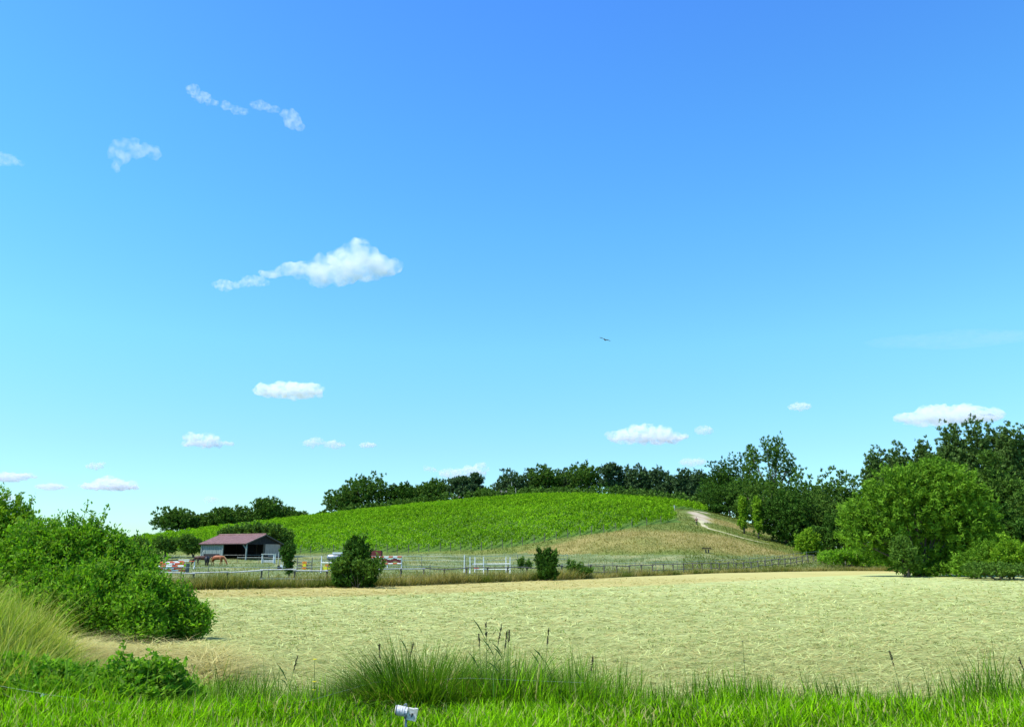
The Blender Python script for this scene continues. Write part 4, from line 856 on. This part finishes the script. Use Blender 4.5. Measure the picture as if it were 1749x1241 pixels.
person((h[0], h[1], h[2]), R(170), 'person in rust-brown jacket and dark trousers walking on the sandy path', nmat('rust_jacket', (.10, .03, .02), (.14, .045, .03), 5), nmat('dark_trousers', (.03, .03, .03), (.05, .05, .045), 5))
# bench on the slope
h = hit(1208, 944)
b_ = empty('bench', h, R(4)); tag(b_, 'dark plank bench standing alone on the parched slope', 'bench')
k = h[1] / PXM
for y in (-.18, .0, .18): MB().box((0, y, .62), (16 * k, .15, .06)).build('seat_plank', M['darkboard'], b_)
for x in (-.12, .12): MB().box((x * 2, 0, .28), (.14, .35, .6)).build('leg', M['old_wood'], b_)
MB().box((0, .3, .85), (16 * k, .05, .16), rx=.15).build('backrest', M['darkboard'], b_)
# two hut roofs on the crest
for px, py, w_, rz, lb in ((782, 848, 14, -.5, 'grey hut roof showing over the vines beneath the ragged pine'), (860, 839, 13, .4, 'darker hut roof showing over the vines near the pale poles')):
    Y = 306; p = P(px, py, Y); g0 = float(Z(p.x, Y)); hh = p.z - g0 + .4; w = w_ / PXM * Y * .5
    b_ = empty('hut', (p.x, Y, g0), rz); tag(b_, lb, 'hut', 'small huts on the crest')
    MB().box((0, 0, hh / 2 - .4), (w * 1.6, w * 1.3, hh - .2)).build('wall', M['darkboard'], b_)
    for s in (-1, 1):
        mb = MB(); mb.add([(-w, 0, hh), (w, 0, hh), (w, s * w, hh - .9), (-w, s * w, hh - .9), (-w, 0, hh - .08), (w, 0, hh - .08), (w, s * w, hh - .98), (-w, s * w, hh - .98)], [(0, 1, 2, 3), (7, 6, 5, 4), (0, 4, 5, 1), (1, 5, 6, 2), (2, 6, 7, 3), (3, 7, 4, 0)]); mb.build('roof_slope', M['greyrail'], b_)
for px, pt, pb in ((874, 823, 846), (881, 833, 846)):
    Y = 302; p = P(px, pt, Y); g0 = float(Z(p.x, Y))
    b_ = empty('pole', (p.x, Y, g0)); tag(b_, 'taller pale pole at the crest beside the dark hut roof' if pt == 823 else 'shorter pale pole at the crest beside the taller one', 'pole')
    MB().tube([(0, 0, -.2), (0, 0, p.z - g0)], [.14, .09], 7).build('shaft', M['rail'], b_); MB().box((0, 0, p.z - g0 - .1), (.3, .1, .1)).build('crossbar', M['rail'], b_)
# pale sign board at vine edge, and white marker
h = hit(1152, 871); b_ = empty('marker', h); tag(b_, 'white marker post at the top edge of the vines', 'marker')
MB().box((0, 0, .5), (.16, .12, 1.3)).build('shaft', M['white'], b_); MB().box((0, -.02, 1.2), (.22, .16, .12)).build('cap', M['white'], b_)
h = hit(1192, 868)
lobed('shrub', 'pale green shrub at the head of the sandy path', 'shrub', [(1187, 863, 6, 4), (1192, 865, 5, 4)], h[1], 'bright', 900, .25)
h = hit(1200, 868); lobed('shrub', 'low dark scrub beneath the path head', 'shrub', [(1203, 869, 6, 3)], h[1], 'dark', 500, .25)
# fallen log where the fence ends
h = hit(1455, 968); b_ = empty('log', (h[0], h[1], h[2]), .1); tag(b_, 'brown fallen log in the dry grass near the willow', 'log')
MB().tube([(-1.2, 0, .15), (-.4, .05, .2), (.5, 0, .17), (1.1, .05, .2)], [.12, .17, .16, .1], 9).build('trunk', M['bark'], b_, smooth=True); MB().tube([(.3, 0, .2), (.6, -.1, .5)], [.06, .03], 6).build('branch', M['bark'], b_)
for px, pb in ((1444, 941), (1424, 935)):
    p = at_px(px, 136); b_ = empty('post', p); tag(b_, 'pale leaning post over the nettle patch' if px == 1444 else 'thin grey post before the bright round bush', 'post')
    MB().tube([(0, 0, -.2), (.06, 0, 1.5)], .07, 7).build('shaft', M['rail'], b_); MB().tube([(.06, 0, 1.5), (.06, 0, 1.56)], [.08, .03], 7).build('cap', M['rail'], b_)

# ------------------------------------------------------------------ near details
# fence post with white insulator
Y = 8.0; p = P(693, 1216, Y); g0 = float(Z(p.x, Y)); k = Y / PXM * .92
r = empty('insulator_post', (p.x, Y, g0)); tag(r, 'metal stake carrying a white plastic insulator in the near grass', 'fence post')
zt = p.z - g0
MB().tube([(0, 0, -.3), (.005, 0, zt - .02)], .011, 10).build('stake', M['steel'], r, smooth=True)
M['whiteplastic'] = nmat('white_plastic', (.5, .47, .40), (.8, .77, .72), 45, rough=.35, spec=.5)
b_ = MB().tube([(-18 * k, -.01, zt + 5 * k), (-16 * k, -.01, zt + 4.8 * k), (3 * k, -.01, zt + 1 * k)], [7 * k, 8.5 * k, 8 * k], 20).build('barrel', M['whiteplastic'], r, smooth=False)
MB().tube([(-17 * k, -.01, zt + 4.9 * k), (-15.6 * k, -.01, zt + 4.7 * k)], 8.9 * k, 20).build('end_ring', M['black'], b_)
for q in (-11, -7, -3): MB().tube([(q * k, -.01, zt + (2.6 - q * .2) * k - k), (q * k + k, -.01, zt + (2.4 - q * .2) * k - k)], 8.8 * k, 20).build('rib', M['whiteplastic'], b_)
MB().box((12 * k, -.01, zt - 2.5 * k), (17 * k, .05, 19 * k), ry=.2).build('plate', M['cream'], r)
MB().box((18 * k, -.012, zt + 4 * k), (6 * k, .045, 7 * k), ry=.2).build('lug', M['cream'], r)
MB().box((12 * k, -.037, zt - 3 * k), (2.2 * k, .01, 6 * k), ry=.12).build('slot', M['black'], r)
MB().box((8.5 * k, -.037, zt - 2 * k), (1 * k, .01, 1.6 * k)).build('screw_hole', M['black'], r)
mb = MB()
for q in range(13):
    a0, a1 = q * .5, (q + 1) * .5
    mb.tube([(0 + math.cos(a0) * .004, math.sin(a0) * 9.6 * k, zt + math.cos(a0) * 9.8 * k), (math.cos(a1) * .004, math.sin(a1) * 9.6 * k, zt + math.cos(a1) * 9.8 * k)], .005, 6)
mb.tube([(-1 * k, 0, zt + 8 * k), (-3 * k, 0, zt + 13 * k), (0, 0, zt + 15 * k), (2 * k, 0, zt + 9 * k)], .007, 7).build('clamp', M['steel'], r, smooth=True)
# fence wires carried past the post
Ym = 12.4
M['wire'] = nmat('thin_wire', (.3, .33, .3), (.45, .48, .45), 30, rough=.5)
pts1 = [P(-30, 1165, 12), P(80, 1185, 11.8), P(250, 1208, 11.2), P(300, 1215, 11.1), P(480, 1209, 11.2), P(640, 1164, 12.6), P(800, 1157, 12.6), P(1000, 1165, 12.6)]
w1 = empty('fence_wire', pts1[0]); tag(w1, 'thin electric fence wire sagging through the near grass', 'wire')
MB().tube([q_ - pts1[0] for q_ in pts1], .0014, 5).build('strand', M['wire'], w1)
# pale thin stake on the near left
p = P(73, 1183, 11.9); g0 = float(Z(p.x, 11.9)); r = empty('wire_stake', (p.x, 11.9, g0)); tag(r, 'short pale plastic stake holding the wire among the weeds', 'stake')
MB().tube([(.05, 0, -.2), (0, 0, p.z - g0)], [.012, .008], 7).build('shaft', M['whiteplastic'], r); MB().tube([(0, -.02, p.z - g0 - .03), (0, .02, p.z - g0 - .03)], .02, 8).build('hook', M['whiteplastic'], r)
# reeds with seed heads
M['reedhead'] = leafmat('reed_head', (.05, .05, .03), (.11, .10, .05), trans=.1)
def reed(px, pytop, Y, leanpx, label, nl=4, head=.16):
    x = gx(px - leanpx, Y); g0 = float(Z(x, Y)); top = P(px, pytop, Y)
    r = empty('reed', (x, Y, g0)); tag(r, label, 'reed', 'tall reeds above the sedge'); tp = top - Vector((x, Y, g0)); L = tp.length
    mid = tp * .5 + Vector((-(tp.x) * .25, 0, .03)); pts = [Vector((0, 0, -.05)), mid, tp]
    MB().tube(pts, [.006, .005, .002], 6).build('stem', M['tall_stem'], r)
    n = 60; t_ = uni(0, 1, n); d = (tp - mid).normalized(); C = np.array([tuple(tp - d * head * 1.3 * q) for q in t_]); v, f, tt = leaves(C, n, .011, .005, .2, 5.0, np.tile(np.array(d), (n, 1)) * 1.6)
    np_mesh('seed_head', v, f, M['reedhead'], r, tint=tt)
    for i in range(nl):
        q = random.uniform(.35, .85); base = pts[0].lerp(mid, q * 2) if q < .5 else mid.lerp(tp, q * 2 - 1)
        s = random.choice((-1, 1)); l = random.uniform(.22, .42); e = base + Vector((s * l * .6, random.uniform(-.05, .05), l * random.uniform(.5, 1))); m_ = base.lerp(e, .5) + Vector((0, 0, .03)); wv = Vector((.005, 0, .012))
        mb = MB(); mb.add([base, m_ - wv, e, m_ + wv], [(0, 1, 2, 3)]); mb.build('leaf', M['tall_leaf'], r)
M['tall_stem'] = nmat('reed_stem', (.08, .13, .03), (.14, .2, .05), 30)
M['tall_leaf'] = nmat('reed_leaf', (.04, .09, .015), (.08, .15, .03), 30)
reed(830, 1062, 13.0, -4, 'straightest tall reed with a dark head, first of the reed group')
reed(857, 1066, 13.1, 22, 'long reed leaning outward in the middle of the reed group', head=.22)
reed(866, 1078, 13.0, 14, 'second leaning reed crossing just under the longest', head=.18)
reed(870, 1075, 13.2, 6, 'reed with a ragged brown head beside the leaning pair')
reed(937, 1072, 13.0, 12, 'lone reed with drooping dark leaves standing apart from the group', 6, .2)
reed(818, 1082, 13.2, -8, 'short thin reed with a crooked tip')
reed(648, 1100, 12.9, -14, 'dark reed leaning outward over the sedge mound', 2)
reed(706, 1098, 12.9, 18, 'dark bare reed leaning away over the mound', 2)
reed(1013, 1120, 12.9, 16, 'short reed tipping over beside the upright tuft', 3)
reed(508, 1120, 12.8, 6, 'dark twin-tipped reed above the ditch', 3)
reed(1740, 1122, 12.9, 4, 'reed standing near the photo edge in the rim grass', 2)
reed(1519, 1110, 12.9, 0, 'thin single reed poking out of the rim grass', 2)
def umbel(px, pts_py, Y, label, mat, name, hs=.022, stemtop=None):
    x = gx(px, Y); g0 = float(Z(x, Y)); r = empty(name, (x, Y, g0)); tag(r, label, 'flower' if name != 'seed_stalk' else 'weed')
    zt = P(px, pts_py[0], Y).z - g0
    MB().tube([(0, 0, -.05), (.01, 0, zt * .5), (0, 0, zt)], [.006, .005, .003], 6).build('stem', M['tall_stem'], r)
    for py_, dx_ in zip(pts_py, (0, .012, .015, .02, .01)):
        z = P(px, py_, Y).z - g0; mb = MB()
        mb.tube([(dx_, -.01, z - hs * .5), (dx_, -.01, z), (dx_, -.01, z + hs * .25)], [hs * .3, hs, hs * .6], 9)
        for a in range(7): mb.tube([(dx_, -.01, z), (dx_ + math.cos(a * .9) * hs * 1.5, -.01 + math.sin(a * .9) * hs * 1.5, z + hs * .2)], [hs * .3, hs * .12], 4)
        mb.build('flower_head', mat, r)
umbel(548, (1125, 1163, 1177, 1203), 12.4, 'tall weed with small yellow flowers above the ditch', M['yellow'], 'yellow_flower')
umbel(1258, (1094, 1127), 13.4, 'thin dry seed stalk standing against the pale field', M['old_wood'], 'seed_stalk', .012)

# ------------------------------------------------------------------ bird
p = P(1033, 580, 70)
r = empty('bird', p, R(20)); tag(r, 'distant dark bird gliding alone in the clear sky', 'bird')
M['plume'] = nmat('grey_plumage', (.07, .09, .13), (.12, .15, .2), 10)
skinned('body', [(-.26, 0, 0), (-.1, 0, 0), (.08, 0, 0), (.2, 0, .02), (.28, 0, .01)], [(0, 1), (1, 2), (2, 3), (3, 4)], [.03, .06, .06, .04, .015], M['plume'], r, 1)
for s in (-1, 1):
    mb = MB(); a = [(.1, 0, .02), (-.1, 0, .02), (.14, s * .28, .09), (-.08, s * .3, .08), (.04, s * .55, .05), (-.06, s * .55, .05)]
    mb.add(a + [(q[0], q[1], q[2] - .012) for q in a], [(0, 1, 3, 2), (2, 3, 5, 4), (6, 8, 9, 7), (8, 10, 11, 9), (0, 2, 8, 6), (2, 4, 10, 8), (1, 7, 9, 3), (3, 9, 11, 5), (4, 5, 11, 10)]); mb.build('wing', M['plume'], r)
r.rotation_euler = (R(24), R(8), R(70))

# ------------------------------------------------------------------ clouds: volumes about a kilometre up
def cloudmat(dens, scale, name, lo=.38, hi=.62):
    m = bpy.data.materials.new(name); m.use_nodes = True; t = m.node_tree; t.nodes.remove(t.nodes['Principled BSDF'])
    pv = t.nodes.new('ShaderNodeVolumePrincipled'); pv.inputs['Color'].default_value = (.995, .995, .995, 1); pv.inputs['Anisotropy'].default_value = .0
    tc = t.nodes.new('ShaderNodeTexCoord'); n = t.nodes.new('ShaderNodeTexNoise'); n.inputs['Scale'].default_value = scale; n.inputs['Detail'].default_value = 3.5; n.inputs['Roughness'].default_value = .55
    r = t.nodes.new('ShaderNodeMapRange'); r.inputs['From Min'].default_value = lo; r.inputs['From Max'].default_value = hi; r.inputs['To Min'].default_value = .04 * dens; r.inputs['To Max'].default_value = dens
    t.links.new(tc.outputs['Object'], n.inputs[0]); t.links.new(n.outputs[0], r.inputs[0]); t.links.new(r.outputs[0], pv.inputs['Density'])
    t.links.new(pv.outputs[0], t.nodes['Material Output'].inputs['Volume'])
    return m
def ico(sub=3):
    import bmesh
    bm = bmesh.new(); bmesh.ops.create_icosphere(bm, subdivisions=sub, radius=1); me = bpy.data.meshes.new('t'); bm.to_mesh(me); bm.free()
    v = np.array([tuple(q.co) for q in me.vertices]); f = np.array([tuple(q.vertices) for q in me.polygons]); bpy.data.meshes.remove(me); return v, f
IV, IF = ico(3)
ctex = bpy.data.textures.new('puff', 'CLOUDS'); ctex.noise_scale = 1; ctex.noise_depth = 4
def cloud(label, lobes, tau=4.0, alt=1000., rough=.55, group='fair-weather clouds', lo=.42, hi=.78):
    cx_ = np.mean([l[0] for l in lobes]); cy_ = np.mean([l[1] for l in lobes]); Y = min(alt / er(cy_), 14000); k = Y / PXM
    c0 = P(cx_, cy_, Y); Vv, Ff = [], []; b = 0; ry = max(l[3] for l in lobes) * k
    base = min(P(l[0], l[1] + l[3], Y).z for l in lobes)
    for (px, py, rx, ryy) in lobes:
        p = P(px, py, Y) - c0; v = IV * 1.1 * np.array([rx * k, max(ryy, rx * .7) * k, ryy * k]) + np.array(p)
        Vv.append(v); Ff.append(IF + b); b += len(v)
    me = bpy.data.meshes.new('cloud_src'); me.from_pydata(np.concatenate(Vv).tolist(), [], np.concatenate(Ff).tolist()); o = bpy.data.objects.new('cloud_src', me); COL.objects.link(o)
    rm = o.modifiers.new('r', 'REMESH'); rm.mode = 'VOXEL'; rm.voxel_size = max(ry / 8, max(l[2] for l in lobes) * k / 16)
    ref = bpy.data.objects.new('ref', None); COL.objects.link(ref); ref.scale = (ry * 1.1,) * 3
    ref.location = (random.uniform(-9, 9) * ry,) * 3
    dp = o.modifiers.new('d', 'DISPLACE'); dp.texture = ctex; dp.strength = ry * rough * 2.6; dp.mid_level = .58; dp.texture_coords = 'OBJECT'; dp.texture_coords_object = ref
    bpy.context.view_layer.update()
    me2 = bpy.data.meshes.new_from_object(o.evaluated_get(bpy.context.evaluated_depsgraph_get())); me2.name = 'cloud'
    bpy.data.objects.remove(o); bpy.data.objects.remove(ref)
    me2.materials.clear(); me2.materials.append(cloudmat(tau / (2 * ry), 1.25 / ry, 'cloud_vapour', lo, hi))
    q = link(bpy.data.objects.new('cloud', me2)); q.location = c0; tag(q, label, 'cloud', group)
    return q
random.seed(11)
cloud('largest cloud, a domed white heap with a tapering tail', [(555, 462, 62, 20), (612, 436, 36, 34), (645, 455, 42, 27), (585, 448, 36, 28), (600, 468, 60, 16), (500, 466, 30, 14), (455, 466, 22, 11)], 5.5)
cloud('small faint puff trailing the largest cloud', [(435, 480, 24, 10), (385, 487, 24, 10), (410, 485, 20, 7)], 1.6, lo=.44, hi=.85)
cloud('arched wispy cloud high up, second largest of the high ones', [(205, 262, 20, 20), (226, 244, 18, 14), (262, 262, 14, 15), (238, 258, 24, 12), (195, 285, 8, 10)], 1.7, lo=.42, hi=.82)
cloud('leftmost wisp of the high broken string', [(328, 153, 14, 9), (345, 166, 20, 10), (362, 176, 12, 6)], 1.5, group='high broken string of wisps', lo=.42, hi=.85)
cloud('tiny wisp second in the high broken string', [(388, 182, 13, 10), (408, 189, 18, 7)], 1.2, group='high broken string of wisps', lo=.42, hi=.85)
cloud('faintest veil third in the high broken string', [(445, 180, 20, 7), (465, 187, 16, 6)], .8, group='high broken string of wisps', lo=.42, hi=.85)
cloud('brightest puff ending the high broken string', [(500, 205, 17, 16), (510, 214, 14, 12), (488, 195, 12, 8)], 2.2, group='high broken string of wisps', lo=.42, hi=.85)
cloud('pale wisp high up and cut by the photo edge', [(8, 273, 26, 12), (30, 277, 12, 7)], 1.1, lo=.44, hi=.85)
cloud('flat white cloud midway between the largest cloud and the hill', [(460, 666, 30, 11), (490, 663, 34, 13), (525, 665, 30, 12), (495, 672, 58, 7)], 4.5)
cloud('two-humped white cloud over the barn', [(330, 747, 16, 11), (358, 750, 18, 10), (345, 758, 32, 6), (382, 758, 16, 6)], 4.5)
cloud('small flat cloud between the two-humped cloud and the tiny one', [(535, 755, 17, 9), (570, 759, 20, 7)], 2.6)
cloud('tiny cloud dash to the side of the small flat cloud', [(628, 760, 15, 5)], 2.4)
cloud('long low white cloud above the big near bush', [(160, 829, 24, 6), (185, 824, 26, 10), (215, 828, 22, 8), (188, 832, 46, 5)], 4.5)
cloud('low white cloud running off the photo edge above the bush', [(10, 815, 30, 8), (42, 813, 20, 6)], 4)
cloud('thin low cloud strip between the two low white clouds', [(87, 831, 26, 6)], 2.6)
cloud('tiny tilted cloud hovering over the long low one', [(162, 796, 16, 6), (172, 792, 9, 4)], 2.2)
cloud('wide white cloud right of centre above the pine row', [(1060, 743, 28, 10), (1095, 737, 28, 14), (1125, 740, 28, 12), (1155, 745, 24, 7), (1105, 750, 66, 6)], 4.5)
cloud('small pale cloud at the end of the wide one', [(1202, 735, 17, 8)], 1.6, lo=.4, hi=.68)
cloud('little round cloud alone over the wood', [(1366, 694, 20, 7)], 2.2)
cloud('broad low cloud behind the tall poplars', [(1560, 710, 36, 8), (1600, 703, 36, 13), (1640, 700, 40, 11), (1680, 708, 36, 12), (1620, 716, 84, 7)], 3.5)
cloud('faint small cloud left of the fanned poplar top', [(1183, 789, 24, 7)], 1.8)
cloud('low cloud showing between the crest trees', [(775, 808, 26, 9), (805, 806, 24, 11), (822, 798, 16, 8), (735, 802, 14, 5)], 3)
cloud('barely visible puff over the low oak group', [(361, 853, 14, 6)], 1.5)
cloud('last low cloud scrap behind the tallest bush crown', [(8, 853, 22, 12)], 2.5)
cloud('thin pale band of high cloud above the wood', [(1540, 583, 70, 5), (1640, 580, 100, 6), (1730, 575, 60, 7)], .07, lo=.3, hi=.8)
